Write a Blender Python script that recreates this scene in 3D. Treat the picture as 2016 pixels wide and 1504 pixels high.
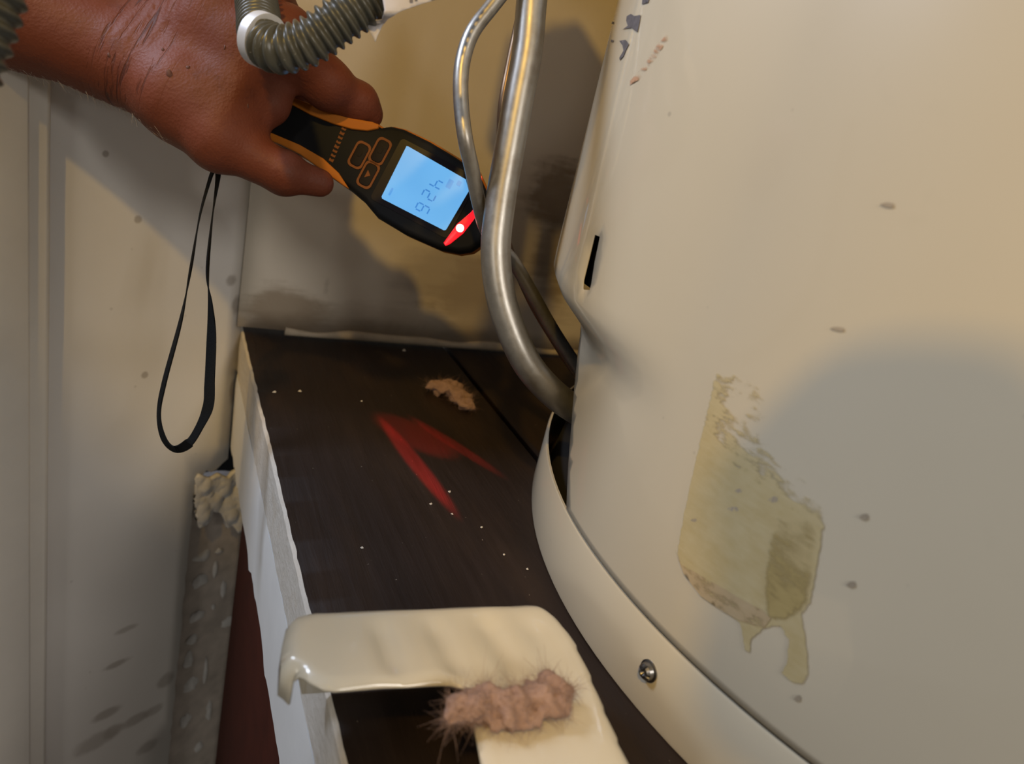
import bpy, bmesh, math, random
import numpy as np
from mathutils import Vector, Matrix
from mathutils.geometry import delaunay_2d_cdt

random.seed(7)
rng = np.random.default_rng(7)
for o in list(bpy.data.objects):
    bpy.data.objects.remove(o)
scene = bpy.context.scene
COL = scene.collection

# ------------------------------------------------------------------ camera
H = 0.24                      # camera height above the plank platform (z = 0)
F, CX, CY = 1510.0, 1008.0, 752.0
PITCH, ROLL = math.radians(20.5), math.radians(13.5)
_down = np.array([-math.sin(ROLL) * math.cos(PITCH), math.cos(ROLL) * math.cos(PITCH), math.sin(PITCH)])
_u = 324 - CX
_v = -(_u * _down[0] + F * _down[2]) / _down[1]
_Y = np.array([_u, _v, F]); _Y /= np.linalg.norm(_Y)
_X = np.cross(_Y, -_down)
CAM = np.array([_X, _Y, -_down])          # camera axes (right, down, forward) -> world
EYE = np.array([0.0, 0.0, H])
RIGHT, DOWN, FWD = CAM[:, 0], CAM[:, 1], CAM[:, 2]

cam_data = bpy.data.cameras.new('camera')
cam_data.sensor_width = 36.0
cam_data.lens = F * 36.0 / 2016.0
cam_data.clip_start = 0.01
cam_data.dof.use_dof = True
cam_data.dof.focus_distance = 0.42
cam_data.dof.aperture_fstop = 9.0
cam = bpy.data.objects.new('camera', cam_data)
mw = Matrix.Identity(4)
for i in range(3):
    mw[i][0], mw[i][1], mw[i][2], mw[i][3] = RIGHT[i], -DOWN[i], -FWD[i], EYE[i]
cam.matrix_world = mw
COL.objects.link(cam)
scene.camera = cam

# ------------------------------------------------------------------ light
scene.view_settings.view_transform = 'Standard'
scene.view_settings.look = 'None'
scene.view_settings.exposure = 0.0
scene.view_settings.gamma = 1.0
scene.view_settings.use_curve_mapping = False
world = bpy.data.worlds.new('world'); scene.world = world
world.use_nodes = True
world.node_tree.nodes['Background'].inputs[0].default_value = (0.90, 0.84, 0.74, 1)
world.node_tree.nodes['Background'].inputs[1].default_value = 0.16

def aim(o, target):
    d = Vector(target) - o.location
    o.rotation_euler = d.to_track_quat('-Z', 'Y').to_euler()

def area_light(name, loc, target, size, power, color, shape='DISK'):
    l = bpy.data.lights.new(name, 'AREA')
    l.shape = shape; l.size = size; l.energy = power; l.color = color
    o = bpy.data.objects.new(name, l); o.location = loc
    aim(o, target); COL.objects.link(o)
    return o

WARM_DIR = np.array([0.45, 0.48, -0.72]); WARM_DIR /= np.linalg.norm(WARM_DIR)
warm_loc = np.array([0.20, 0.25, 0.12]) - 1.75 * WARM_DIR
area_light('warm_bulb', tuple(warm_loc), (0.2, 0.3, 0.1), 0.07, 12.8, (1.0, 0.61, 0.12))
area_light('room_light', (-0.80, -0.55, 0.50), (0.05, 0.5, 0.0), 0.16, 1.6, (1.0, 0.96, 0.90))
area_light('left_wall_fill', (0.30, -0.90, 0.70), (0.1, 0.4, 0.1), 0.30, 5.4, (1.0, 0.95, 0.88))  # added fill lamp, brightens the left wall and casing
area_light('window_daylight', (-0.36, 0.55, 0.60), (0.14, 0.30, 0.0), 0.16, 3.5, (0.70, 0.80, 1.0))

# ------------------------------------------------------------------ helpers
def ray(px, py):
    return CAM @ np.array([(px - CX) / F, (py - CY) / F, 1.0])

def at(px, py, t):
    """point seen at that place of the photograph, t metres in front of the camera"""
    return EYE + ray(px, py) * t

def on_plane(px, py, n, d):
    n = np.asarray(n, float); r = ray(px, py)
    return EYE + r * ((d - n @ EYE) / (n @ r))

def mesh_obj(name, verts, faces, mat=None, parent=None, smooth=True, edges=()):
    me = bpy.data.meshes.new(name)
    me.from_pydata([tuple(map(float, v)) for v in verts], list(edges), [tuple(map(int, f)) for f in faces])
    me.validate(); me.update()
    o = bpy.data.objects.new(name, me)
    COL.objects.link(o)
    if mat: me.materials.append(mat)
    if smooth:
        me.polygons.foreach_set('use_smooth', [True] * len(me.polygons))
    if parent: o.parent = parent
    return o

def fix_normals(o):
    bm = bmesh.new(); bm.from_mesh(o.data)
    bmesh.ops.recalc_face_normals(bm, faces=bm.faces)
    bm.to_mesh(o.data); bm.free()

def thing(name, label, cat, loc=(0, 0, 0), group=None):
    o = bpy.data.objects.new(name, None); COL.objects.link(o)
    o.empty_display_size = 0.02
    o['label'] = label; o['category'] = cat
    if group: o['group'] = group
    return o

def tag(o, label=None, cat=None, kind=None, group=None):
    if label: o['label'] = label
    if cat: o['category'] = cat
    if kind: o['kind'] = kind
    if group: o['group'] = group
    return o

def bevel(o, w, seg=2, angle=35):
    m = o.modifiers.new('bevel', 'BEVEL'); m.width = w; m.segments = seg
    m.limit_method = 'ANGLE'; m.angle_limit = math.radians(angle)
    return o

def sharp(o, angle=35):
    try:
        o.data.set_sharp_from_angle(angle=math.radians(angle))
    except Exception:
        pass
    return o

def frame_box(name, origin, ax, ay, az, lo, hi, mat, parent=None, bev=0.0):
    """box in a local frame"""
    origin = np.asarray(origin, float)
    v = []
    for k in range(8):
        c = [hi[i] if (k >> i) & 1 else lo[i] for i in range(3)]
        v.append(origin + c[0] * np.asarray(ax) + c[1] * np.asarray(ay) + c[2] * np.asarray(az))
    f = [(0, 2, 3, 1), (4, 5, 7, 6), (0, 1, 5, 4), (2, 6, 7, 3), (0, 4, 6, 2), (1, 3, 7, 5)]
    o = mesh_obj(name, v, f, mat, parent, smooth=bev > 0)
    fix_normals(o)
    if bev: bevel(o, bev)
    return o

def catmull(pts, n):
    pts = np.asarray(pts, float)
    P = np.vstack([2 * pts[0] - pts[1], pts, 2 * pts[-1] - pts[-2]])
    out = []
    m = len(pts) - 1
    for i in range(n + 1):
        s = i / n * m
        k = min(int(s), m - 1); t = s - k
        a, b, c, d = P[k], P[k + 1], P[k + 2], P[k + 3]
        out.append(0.5 * ((2 * b) + (-a + c) * t + (2 * a - 5 * b + 4 * c - d) * t * t + (-a + 3 * b - 3 * c + d) * t ** 3))
    return np.array(out)

def resample(P, n):
    d = np.r_[0, np.cumsum(np.linalg.norm(np.diff(P, axis=0), axis=1))]
    s = np.linspace(0, d[-1], n)
    return np.stack([np.interp(s, d, P[:, i]) for i in range(P.shape[1])], 1), s

def frames(P):
    T = np.gradient(P, axis=0); T /= np.linalg.norm(T, axis=1)[:, None]
    n = np.cross(T[0], [0, 0, 1.0])
    if np.linalg.norm(n) < 1e-3: n = np.cross(T[0], [1.0, 0, 0])
    n /= np.linalg.norm(n)
    N = []
    for t in T:
        n = n - t * (n @ t); n /= np.linalg.norm(n); N.append(n)
    N = np.array(N)
    return T, N, np.cross(T, N)

def tube(name, P, R, mat, parent=None, seg=24, cap=True):
    T, N, B = frames(P)
    R = np.broadcast_to(R, (len(P),))
    a = np.linspace(0, 2 * math.pi, seg, endpoint=False)
    V = (P[:, None] + R[:, None, None] * (np.cos(a)[None, :, None] * N[:, None] + np.sin(a)[None, :, None] * B[:, None])).reshape(-1, 3)
    fs = []
    for i in range(len(P) - 1):
        for j in range(seg):
            k = (j + 1) % seg
            fs.append((i * seg + j, i * seg + k, (i + 1) * seg + k, (i + 1) * seg + j))
    if cap:
        fs.append(tuple(range(seg))[::-1])
        fs.append(tuple(range((len(P) - 1) * seg, len(P) * seg)))
    o = mesh_obj(name, V, fs, mat, parent)
    fix_normals(o)
    return o

def inside(poly, pts):
    poly = np.asarray(poly); x, y = pts[:, 0], pts[:, 1]
    c = np.zeros(len(pts), bool)
    j = len(poly) - 1
    for i in range(len(poly)):
        xi, yi = poly[i]; xj, yj = poly[j]
        if yi != yj:
            c ^= ((yi > y) != (yj > y)) & (x < (xj - xi) * (y - yi) / (yj - yi) + xi)
        j = i
    return c

def edge_dist(poly, pts):
    """distance of points to a closed polyline"""
    poly = np.asarray(poly); best = np.full(len(pts), 1e9)
    for i in range(len(poly)):
        a, b = poly[i], poly[(i + 1) % len(poly)]
        ab = b - a
        t = np.clip(((pts - a) @ ab) / max(ab @ ab, 1e-18), 0, 1)
        best = np.minimum(best, np.linalg.norm(pts - a - t[:, None] * ab, axis=1))
    return best

def densify(poly, step):
    poly = np.asarray(poly, float); out = []
    for i in range(len(poly)):
        a, b = poly[i], poly[(i + 1) % len(poly)]
        n = max(1, int(np.linalg.norm(b - a) / step))
        for k in range(n): out.append(a + (b - a) * k / n)
    return np.array(out)

def fill(poly, holes, sx, sy, margin=0.35):
    """triangulate a polygon with holes, with a grid of inner points; returns 2d verts and faces"""
    polys = [np.asarray(poly)] + [np.asarray(h) for h in holes]
    verts, edges = [], []
    for p in polys:
        b = len(verts)
        verts += [Vector(map(float, q)) for q in p]
        edges += [(b + i, b + (i + 1) % len(p)) for i in range(len(p))]
    lo, hi = polys[0].min(0), polys[0].max(0)
    gx, gy = np.meshgrid(np.arange(lo[0] + sx / 2, hi[0], sx), np.arange(lo[1] + sy / 2, hi[1], sy), indexing='ij')
    g = np.stack([gx.ravel(), gy.ravel()], 1)
    ok = inside(polys[0], g)
    for h in polys[1:]: ok &= ~inside(h, g)
    g = g[ok]
    sc = np.array([1 / sx, 1 / sy])
    dd = np.full(len(g), 1e9)
    for p in polys: dd = np.minimum(dd, edge_dist(p * sc, g * sc))
    g = g[dd > margin]
    verts += [Vector(map(float, q)) for q in g]
    v, e, f, *_ = delaunay_2d_cdt(verts, edges, [], 0, 1e-7)
    v = np.array([tuple(q) for q in v])
    f = [tuple(t) for t in f]
    c = np.array([v[list(t)].mean(0) for t in f])
    keep = inside(polys[0], c)
    for h in polys[1:]: keep &= ~inside(h, c)
    return v, [t for t, k in zip(f, keep) if k]

def smooth01(a, b, x):
    t = np.clip((np.asarray(x, float) - a) / (b - a), 0, 1)
    return t * t * (3 - 2 * t)

# smooth value noise
_perm = rng.random((32, 32, 32))
def vnoise(p, scale):
    q = np.asarray(p, float) * scale
    i = np.floor(q).astype(int); f = q - i; f = f * f * (3 - 2 * f)
    out = 0
    for dx in (0, 1):
        for dy in (0, 1):
            for dz in (0, 1):
                w = (f[..., 0] if dx else 1 - f[..., 0]) * (f[..., 1] if dy else 1 - f[..., 1]) * (f[..., 2] if dz else 1 - f[..., 2])
                out = out + w * _perm[(i[..., 0] + dx) % 32, (i[..., 1] + dy) % 32, (i[..., 2] + dz) % 32]
    return out

def surface_nets(V, origin, h):
    s = V < 0
    nx, ny, nz = V.shape
    acc = np.zeros((nx - 1, ny - 1, nz - 1, 3)); cnt = np.zeros((nx - 1, ny - 1, nz - 1))
    def sl(d): return tuple(slice(d[i], d[i] - 1 if d[i] == 0 else None) for i in range(3))
    corners = [(a, b, c) for a in (0, 1) for b in (0, 1) for c in (0, 1)]
    for a in corners:
        for ax in range(3):
            if a[ax]: continue
            b = list(a); b[ax] = 1
            va, vb = V[sl(a)], V[sl(b)]
            m = (va < 0) != (vb < 0)
            t = np.where(m, va / np.where(m, va - vb, 1), 0)
            for k in range(3):
                acc[..., k] += np.where(m, a[k] + (t if k == ax else 0), 0)
            cnt += m
    act = cnt > 0
    ids = -np.ones(act.shape, int); ids[act] = np.arange(act.sum())
    idx = np.argwhere(act)
    verts = (idx + acc[act] / cnt[act][:, None]) * h + origin
    quads = []
    for ax in range(3):
        a = [slice(None)] * 3; b = [slice(None)] * 3
        a[ax] = slice(0, -1); b[ax] = slice(1, None)
        m = s[tuple(a)] != s[tuple(b)]
        e = np.argwhere(m)
        o1, o2 = [k for k in range(3) if k != ax]
        e = e[(e[:, o1] > 0) & (e[:, o2] > 0) & (e[:, o1] < V.shape[o1] - 1) & (e[:, o2] < V.shape[o2] - 1)]
        c = []
        for d1, d2 in ((-1, -1), (0, -1), (0, 0), (-1, 0)):
            q = e.copy(); q[:, o1] += d1; q[:, o2] += d2
            c.append(ids[q[:, 0], q[:, 1], q[:, 2]])
        quads.append(np.stack(c, 1))
    q = np.vstack(quads); q = q[(q >= 0).all(1)]
    return verts, q

def cone_sdf(P, a, b, ra, rb):
    a = np.asarray(a, float); b = np.asarray(b, float)
    ab = b - a
    t = np.clip(((P - a) @ ab) / (ab @ ab), 0, 1)
    return np.linalg.norm(P - a - t[..., None] * ab, axis=-1) - (ra + (rb - ra) * t)

def smin(a, b, k):
    h = np.clip(0.5 + 0.5 * (b - a) / k, 0, 1)
    return b + (a - b) * h - k * h * (1 - h)

# ------------------------------------------------------------------ materials
class NT:
    def __init__(self, name):
        self.m = bpy.data.materials.new(name); self.m.use_nodes = True
        self.t = self.m.node_tree; self.n = self.t.nodes
        self.b = self.n['Principled BSDF']; self.out = self.n['Material Output']
        self.pos = None
    def link(self, a, b): self.t.links.new(a, b)
    def new(self, kind, **kw):
        x = self.n.new(kind)
        for k, v in kw.items(): setattr(x, k, v)
        return x
    def P(self):
        if self.pos is None: self.pos = self.new('ShaderNodeNewGeometry').outputs['Position']
        return self.pos
    def val(self, sock, v):
        if hasattr(v, 'is_linked') or isinstance(v, bpy.types.NodeSocket): self.link(v, sock)
        else:
            try: sock.default_value = v
            except Exception: sock.default_value = (*v, 1)
    def math(self, op, a, b=0.0, c=None, clamp=False):
        x = self.new('ShaderNodeMath', operation=op, use_clamp=clamp)
        self.val(x.inputs[0], a); self.val(x.inputs[1], b)
        if c is not None: self.val(x.inputs[2], c)
        return x.outputs[0]
    def vec(self, scale, rot=(0, 0, 0)):
        mp = self.new('ShaderNodeMapping'); self.link(self.P(), mp.inputs[0])
        mp.inputs['Scale'].default_value = scale; mp.inputs['Rotation'].default_value = rot
        return mp.outputs[0]
    def noise(self, scale, detail=4, rough=0.6, vec=None, dist=0.0):
        x = self.new('ShaderNodeTexNoise'); self.link(vec or self.P(), x.inputs['Vector'])
        x.inputs['Scale'].default_value = scale; x.inputs['Detail'].default_value = detail
        x.inputs['Roughness'].default_value = rough; x.inputs['Distortion'].default_value = dist
        return x.outputs['Fac']
    def ramp(self, v, a, b):
        x = self.new('ShaderNodeMapRange', interpolation_type='SMOOTHSTEP'); self.val(x.inputs[0], v)
        x.inputs[1].default_value = a; x.inputs[2].default_value = b
        return x.outputs[0]
    def mix(self, f, a, b):
        x = self.new('ShaderNodeMix', data_type='RGBA')
        self.val(x.inputs[0], f); self.val(x.inputs[6], a); self.val(x.inputs[7], b)
        return x.outputs[2]
    def spot(self, c, r, noise, k=0.8, scale=(1, 1, 1)):
        """soft blotch around a world point, edge broken up by noise"""
        d = self.new('ShaderNodeVectorMath', operation='SUBTRACT'); self.link(self.P(), d.inputs[0]); d.inputs[1].default_value = c
        s = self.new('ShaderNodeVectorMath', operation='MULTIPLY'); self.link(d.outputs[0], s.inputs[0]); s.inputs[1].default_value = scale
        l = self.new('ShaderNodeVectorMath', operation='LENGTH'); self.link(s.outputs[0], l.inputs[0])
        v = self.math('SUBTRACT', 1.0, self.math('DIVIDE', l.outputs['Value'], r))
        v = self.math('ADD', v, self.math('MULTIPLY', self.math('SUBTRACT', noise, 0.5), k * 2))
        return self.ramp(v, 0.15, 0.6)
    def xyz(self):
        s = self.new('ShaderNodeSeparateXYZ'); self.link(self.P(), s.inputs[0]); return s.outputs
    def color(self, c): self.val(self.b.inputs['Base Color'], c)
    def bump(self, h, strength=0.3, dist=0.001):
        x = self.new('ShaderNodeBump'); x.inputs['Strength'].default_value = strength; x.inputs['Distance'].default_value = dist
        self.val(x.inputs['Height'], h); self.link(x.outputs[0], self.b.inputs['Normal'])
    def set(self, **kw):
        for k, v in kw.items(): self.val(self.b.inputs[k.replace('_', ' ')], v)

def simple(name, col, rough=0.5, metal=0.0, var=0.15, scale=120, bump=0.0, **kw):
    m = NT(name)
    n = m.noise(scale, 4)
    dark = tuple(c * (1 - var) for c in col)
    m.color(m.mix(n, (*dark, 1), (*[min(1, c * (1 + var)) for c in col], 1)))
    m.set(Roughness=rough, Metallic=metal, **kw)
    if bump: m.bump(n, bump, 0.0006)
    return m.m

def emissive(name, col, strength):
    m = NT(name)
    n = m.noise(60, 2)
    m.color((*[c * 0.3 for c in col], 1))
    m.val(m.b.inputs['Emission Color'], m.mix(n, (*[c * 0.95 for c in col], 1), (*col, 1)))
    m.set(Emission_Strength=strength, Roughness=0.3)
    return m.m

# ------------------------------------------------------------------ the setting: numbers
BX = 0.0726            # left edge of the plank platform
BW = 0.65              # y of the back wall
A = math.radians(30)   # the left wall leaves the corner at this angle
LN = np.array([math.sin(A), -math.cos(A), 0.0])      # its normal (into the room)
LD = np.array([-math.cos(A), -math.sin(A), 0.0])     # along it, away from the corner
LO = np.array([BX, BW, 0.0])
LDIST = LN @ LO

def wall_material():
    m = NT('painted_plaster_back')
    n1 = m.noise(18, 6, 0.65); n2 = m.noise(70, 5, 0.7); n3 = m.noise(9, 3)
    streak = m.noise(30, 5, 0.6, m.vec((0.5, 1, 3.0)))
    base = m.mix(n3, (0.60, 0.53, 0.43, 1), (0.70, 0.63, 0.53, 1))
    base = m.mix(m.math('MULTIPLY', m.ramp(n2, 0.62, 0.78), 0.18), base, (0.42, 0.36, 0.28, 1))
    def p(x, y): return tuple(on_plane(x, y, (0, 1, 0), BW))
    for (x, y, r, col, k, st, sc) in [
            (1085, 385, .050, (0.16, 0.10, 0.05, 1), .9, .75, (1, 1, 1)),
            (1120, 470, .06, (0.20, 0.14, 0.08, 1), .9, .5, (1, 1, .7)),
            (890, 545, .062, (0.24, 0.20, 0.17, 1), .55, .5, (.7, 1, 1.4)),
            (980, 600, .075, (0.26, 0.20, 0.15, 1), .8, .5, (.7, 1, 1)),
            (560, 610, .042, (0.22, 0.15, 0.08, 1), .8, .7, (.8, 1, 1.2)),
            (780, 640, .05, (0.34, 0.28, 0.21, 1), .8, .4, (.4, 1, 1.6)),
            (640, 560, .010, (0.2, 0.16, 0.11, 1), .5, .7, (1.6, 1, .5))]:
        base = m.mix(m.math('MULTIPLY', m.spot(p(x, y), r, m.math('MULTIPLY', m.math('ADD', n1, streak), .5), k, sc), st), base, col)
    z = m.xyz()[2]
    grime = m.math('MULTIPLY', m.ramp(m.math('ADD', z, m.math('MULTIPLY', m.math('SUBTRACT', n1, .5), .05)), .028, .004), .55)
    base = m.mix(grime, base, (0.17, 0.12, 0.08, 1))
    m.color(base); m.set(Roughness=0.62)
    m.bump(m.math('ADD', n2, m.math('MULTIPLY', n1, 2.0)), 0.25, 0.0008)
    return m.m

def left_wall_material():
    m = NT('painted_plaster_left')
    n1 = m.noise(35, 5, 0.6); n2 = m.noise(85, 4, 0.6); n3 = m.noise(11, 3); n4 = m.noise(150, 3)
    base = m.mix(n3, (0.66, 0.63, 0.59, 1), (0.72, 0.69, 0.65, 1))
    dots = m.new('ShaderNodeTexVoronoi'); m.link(m.P(), dots.inputs['Vector']); dots.inputs['Scale'].default_value = 42
    base = m.mix(m.math('MULTIPLY', m.ramp(m.math('ADD', dots.outputs['Distance'], m.math('MULTIPLY', n4, .10)), .115, .085), .25), base, (0.28, 0.25, 0.22, 1))
    def p(x, y): return tuple(on_plane(x, y, LN, LDIST))
    for (x, y, r, k, st, sc) in [(210, 1405, .014, .22, .75, (.7, .7, 1.6)), (270, 1415, .015, .3, .7, (.7, .7, 1.5)),
                                (190, 1460, .020, .4, .6, (.6, .6, 1.3)), (222, 1440, .012, .4, .7, (.8, .8, 1)),
                                (325, 1340, .013, .6, .7, (1, 1, 1)), (300, 1400, .012, .5, .6, (.7, .7, 1.4)),
                                (228, 1308, .011, .5, .75, (.6, .6, 2)), (250, 1238, .010, .5, .6, (.6, .6, 2)),
                                (290, 1470, .014, .5, .6, (.8, .8, 1.2)),
                                (272, 432, .0045, .3, .8, (1, 1, 1)), (208, 303, .0035, .3, .9, (1, 1, 1)),
                                (285, 738, .0045, .3, .8, (1, 1, 1)), (455, 552, .008, .5, .8, (1, 1, 1)),
                                (466, 600, .008, .5, .8, (1, 1, .6)), (460, 770, .009, .5, .8, (1.3, 1.3, .5)),
                                (495, 545, .008, .5, .7, (1, 1, .6)), (420, 938, .012, .6, .8, (.7, .7, 1.4))]:
        base = m.mix(m.math('MULTIPLY', m.spot(p(x, y), r, m.math('MULTIPLY', m.math('ADD', n2, n1), .5), k, sc), st), base, (0.36, 0.32, 0.28, 1))
    m.color(base); m.set(Roughness=0.55)
    m.bump(m.math('ADD', n4, m.math('MULTIPLY', n1, 1.5)), 0.16, 0.0006)
    return m.m

def wood_top_material():
    m = NT('dark_stained_wood')
    g = m.noise(160, 6, 0.65, m.vec((1.0, 0.07, 1.0)), 0.3)
    g2 = m.noise(22, 4, 0.6, m.vec((1.0, 0.25, 1.0)))
    sp = m.noise(420, 2, 0.5)
    c = m.mix(g, (0.009, 0.0055, 0.0045, 1), (0.028, 0.017, 0.0135, 1))
    c = m.mix(m.math('MULTIPLY', m.ramp(g2, .45, .75), .5), c, (0.045, 0.026, 0.016, 1))
    c = m.mix(m.math('MULTIPLY', m.ramp(sp, .74, .80), .6), c, (0.4, 0.34, 0.28, 1))
    m.color(c)
    m.set(Roughness=m.math('ADD', 0.42, m.math('MULTIPLY', g, .3)), Specular_IOR_Level=.28)
    m.bump(m.math('ADD', g, m.math('MULTIPLY', g2, .5)), 0.55, 0.0012)
    return m.m

def sawn_material():
    m = NT('raw_sawn_wood')
    g = m.noise(260, 6, 0.7, m.vec((1.0, 0.35, 1.0), (0.5, 0, 0)), 0.4)
    g2 = m.noise(40, 4)
    c = m.mix(g, (0.48, 0.42, 0.34, 1), (0.76, 0.72, 0.66, 1))
    c = m.mix(m.math('MULTIPLY', m.ramp(g2, .55, .75), .5), c, (0.55, 0.45, 0.32, 1))
    m.color(c); m.set(Roughness=0.85); m.bump(g, 0.8, 0.0015)
    return m.m

M_BACK = wall_material(); M_LEFT = left_wall_material()
M_WOOD = wood_top_material(); M_SAWN = sawn_material()
M_FASCIA = simple('white_painted_board', (0.78, 0.77, 0.75), 0.6, var=.06, scale=60, bump=.15)
M_TRIM = simple('cream_gloss_trim', (0.76, 0.72, 0.65), 0.42, var=.05, scale=45, bump=.12)
M_RED = simple('dark_red_timber', (0.06, 0.012, 0.006), 0.7, var=.4, scale=40, Specular_IOR_Level=.15)
M_BLACK = simple('flat_black', (0.006, 0.005, 0.005), 0.9, var=.3)  # flat black; darkness of heater chamber and wall cavity put into the colour
M_STUD = simple('plaster_smeared_wood', (0.46, 0.40, 0.35), 0.8, var=.45, scale=55, bump=.8)
M_PLASTER = simple('dried_plaster', (0.62, 0.60, 0.58), 0.85, var=.3, scale=140, bump=.8)
M_CAULK = simple('old_caulk', (0.42, 0.35, 0.26), 0.7, var=.35, scale=70, bump=.4)

# ------------------------------------------------------------------ back wall
xs = np.linspace(BX - 0.004, 0.95, 120)
zb = 0.003 + 0.004 * np.array([vnoise(np.array([x, 0.3, 0.2]), 38) for x in xs])
poly = np.vstack([np.c_[xs, zb], [[0.95, 1.3]], [[BX - 0.004, 1.3]]])
v2, fc = fill(poly, [], 0.04, 0.04)
v3 = np.c_[v2[:, 0], np.full(len(v2), BW), v2[:, 1]]
v3[:, 1] -= 0.0015 * vnoise(v3 * [1, 0, 1], 24) * smooth01(0.12, 0.0, v3[:, 2])
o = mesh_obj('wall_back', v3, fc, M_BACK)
sol = o.modifiers.new('thick', 'SOLIDIFY'); sol.thickness = 0.012; sol.offset = 0
tag(o, 'stained off-white plaster wall behind the meter and tubes', kind='structure')

# caulk bead along its foot
P = np.stack([np.linspace(BX + 0.035, 0.6, 90), np.full(90, BW - 0.008), np.zeros(90)], 1)
nz = np.array([vnoise(p, 30) for p in P])
P[:, 2] = 0.0035 + 0.003 * nz
cb = tube('trim_1', P, 0.0022 + 0.0028 * nz, M_CAULK, seg=10)
tag(cb, 'uneven dirty caulk bead along the foot of the back wall', kind='structure')

# ------------------------------------------------------------------ left wall with its broken foot
def ls(px, py, off=0.0):
    p = on_plane(px, py, LN, LDIST + off)
    return np.array([(p - LO) @ LD, p[2]])
c0 = ls(384, 945); c1 = ls(331, 1500)
top_z = c0[1]
jag = []
for t in np.linspace(0, 1, 7):
    s = (1 - t) * 0.0 + t * c0[0]
    jag.append([s, top_z + 0.012 * (1 - t) + rng.uniform(-.003, .003)])
side = []
for t in np.linspace(0, 1, 40)[1:]:
    q = c0 + (c1 - c0) * t
    side.append([q[0] + rng.uniform(-.0009, .0009), q[1]])
low = [side[-1][0] + 0.001, -0.75]
poly = np.array(jag + side + [low, [0.20, -0.75], [0.20, 0.9], [0.0, 0.9]])
v2, fc = fill(poly, [], 0.03, 0.03)
def lw(v, off=0.0): return LO + v[:, 0:1] * LD + v[:, 1:2] * np.array([0, 0, 1.0]) + LN * off
o = mesh_obj('wall_left', lw(v2), fc, M_LEFT)
fix_normals(o)
sol = o.modifiers.new('thick', 'SOLIDIFY'); sol.thickness = 0.011; sol.offset = -1
nr = np.array(o.data.polygons[0].normal[:])
if nr @ LN < 0: sol.offset = 1
tag(o, 'white plaster side wall with its lower corner broken away', kind='structure')

# door casing on the left wall
s85 = ls(86, 700)[0]
prof = [(0.0, 0.0015), (0.0, 0.0075), (0.002, 0.0105), (0.0045, 0.0118), (0.0135, 0.0118), (0.0150, 0.0128),
        (0.0160, 0.0165), (0.0180, 0.0185), (0.060, 0.0190), (0.060, 0.0015)]
zs = np.linspace(-0.75, 0.9, 60)
V = []; fs = []
for z in zs:
    for (s, p) in prof:
        w = 0.0006 * (vnoise(np.array([s, p, z]), 25) - .5)
        V.append(LO + LD * (s85 + s) + LN * (p + w) + np.array([0, 0, z]))
k = len(prof)
for i in range(len(zs) - 1):
    for j in range(k):
        fs.append((i * k + j, i * k + (j + 1) % k, (i + 1) * k + (j + 1) % k, (i + 1) * k + j))
fs.append(tuple(range(k))[::-1]); fs.append(tuple(range((len(zs) - 1) * k, len(zs) * k)))
o = mesh_obj('trim_2', V, fs, M_TRIM, smooth=True); fix_normals(o); sharp(o, 50)
tag(o, 'cream painted door casing standing against the left wall', kind='structure')

# stud with plaster smears behind the broken wall
off = -0.0145
a0 = ls(395, 960, off); a1 = ls(470, 1040, off); b1 = ls(428, 1500, off)
sl_, sr_ = a0[0] + 0.03, (a1[0] + b1[0]) / 2
stud = thing('wall_stud', 'plaster-smeared grey brown stud in the broken foot of the left wall', 'stud')
nS, nZ = 14, 90
V = []; fs = []
zt = ls(430, 945, off)[1]
for i in range(nZ + 1):
    z = zt - (zt + 0.75) * i / nZ
    for j in range(nS + 1):
        s = sr_ + (sl_ - sr_) * j / nS
        q = LO + LD * s + np.array([0, 0, z])
        d = 0.0022 * vnoise(q, 70) + 0.002 * vnoise(q, 22)
        V.append(q + LN * (off + d) + (LD * 0.002 * (vnoise(q, 60) - .5) if j == 0 else 0))
for i in range(nZ):
    for j in range(nS):
        a = i * (nS + 1) + j
        fs.append((a, a + 1, a + nS + 2, a + nS + 1))
st = mesh_obj('stud_face', V, fs, M_STUD, stud); fix_normals(st)
sm = st.modifiers.new('thick', 'SOLIDIFY'); sm.thickness = 0.03
sm.offset = -1 if np.array(st.data.polygons[0].normal[:]) @ LN > 0 else 1
# smears: irregular dabs of plaster lying on the stud
for (x, y, w, h) in [(425, 985, 50, 44), (455, 1010, 22, 60), (395, 1145, 34, 30), (424, 1120, 9, 42), (380, 1260, 22, 22),
                     (405, 1320, 8, 62), (452, 1222, 36, 30), (372, 1300, 20, 40), (432, 1085, 16, 12), (392, 1470, 20, 30), (420, 1195, 7, 14), (400, 1095, 40, 22), (388, 1215, 34, 24), (376, 1350, 30, 34), (412, 1400, 12, 50), (365, 1420, 24, 30), (440, 1160, 14, 40)]:
    n = 14; loc = ls(x, y, off + 0.003)
    sx_, sz_ = w * 0.70 / F * 0.62, h * 0.70 / F * 0.62
    V = []; fs = []
    ph = rng.random(n) * .5 + .7
    for ring, rr in ((1.0, 0.0), (0.7, 0.0016), (0.3, 0.0022)):
        for i in range(n):
            an = 2 * math.pi * i / n
            s, z = loc[0] + math.cos(an) * sx_ * ph[i] * ring, loc[1] + math.sin(an) * sz_ * ph[(i * 3) % n] * ring
            V.append(LO + LD * s + np.array([0, 0, z]) + LN * (off + 0.0022 + rr))
    V.append(LO + LD * loc[0] + np.array([0, 0, loc[1]]) + LN * (off + 0.0046))
    for r in range(2):
        for i in range(n):
            fs.append((r * n + i, r * n + (i + 1) % n, (r + 1) * n + (i + 1) % n, (r + 1) * n + i))
    for i in range(n): fs.append((2 * n + i, 2 * n + (i + 1) % n, 3 * n))
    d = mesh_obj('plaster_smear', V, fs, M_PLASTER, stud); fix_normals(d)

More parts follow.
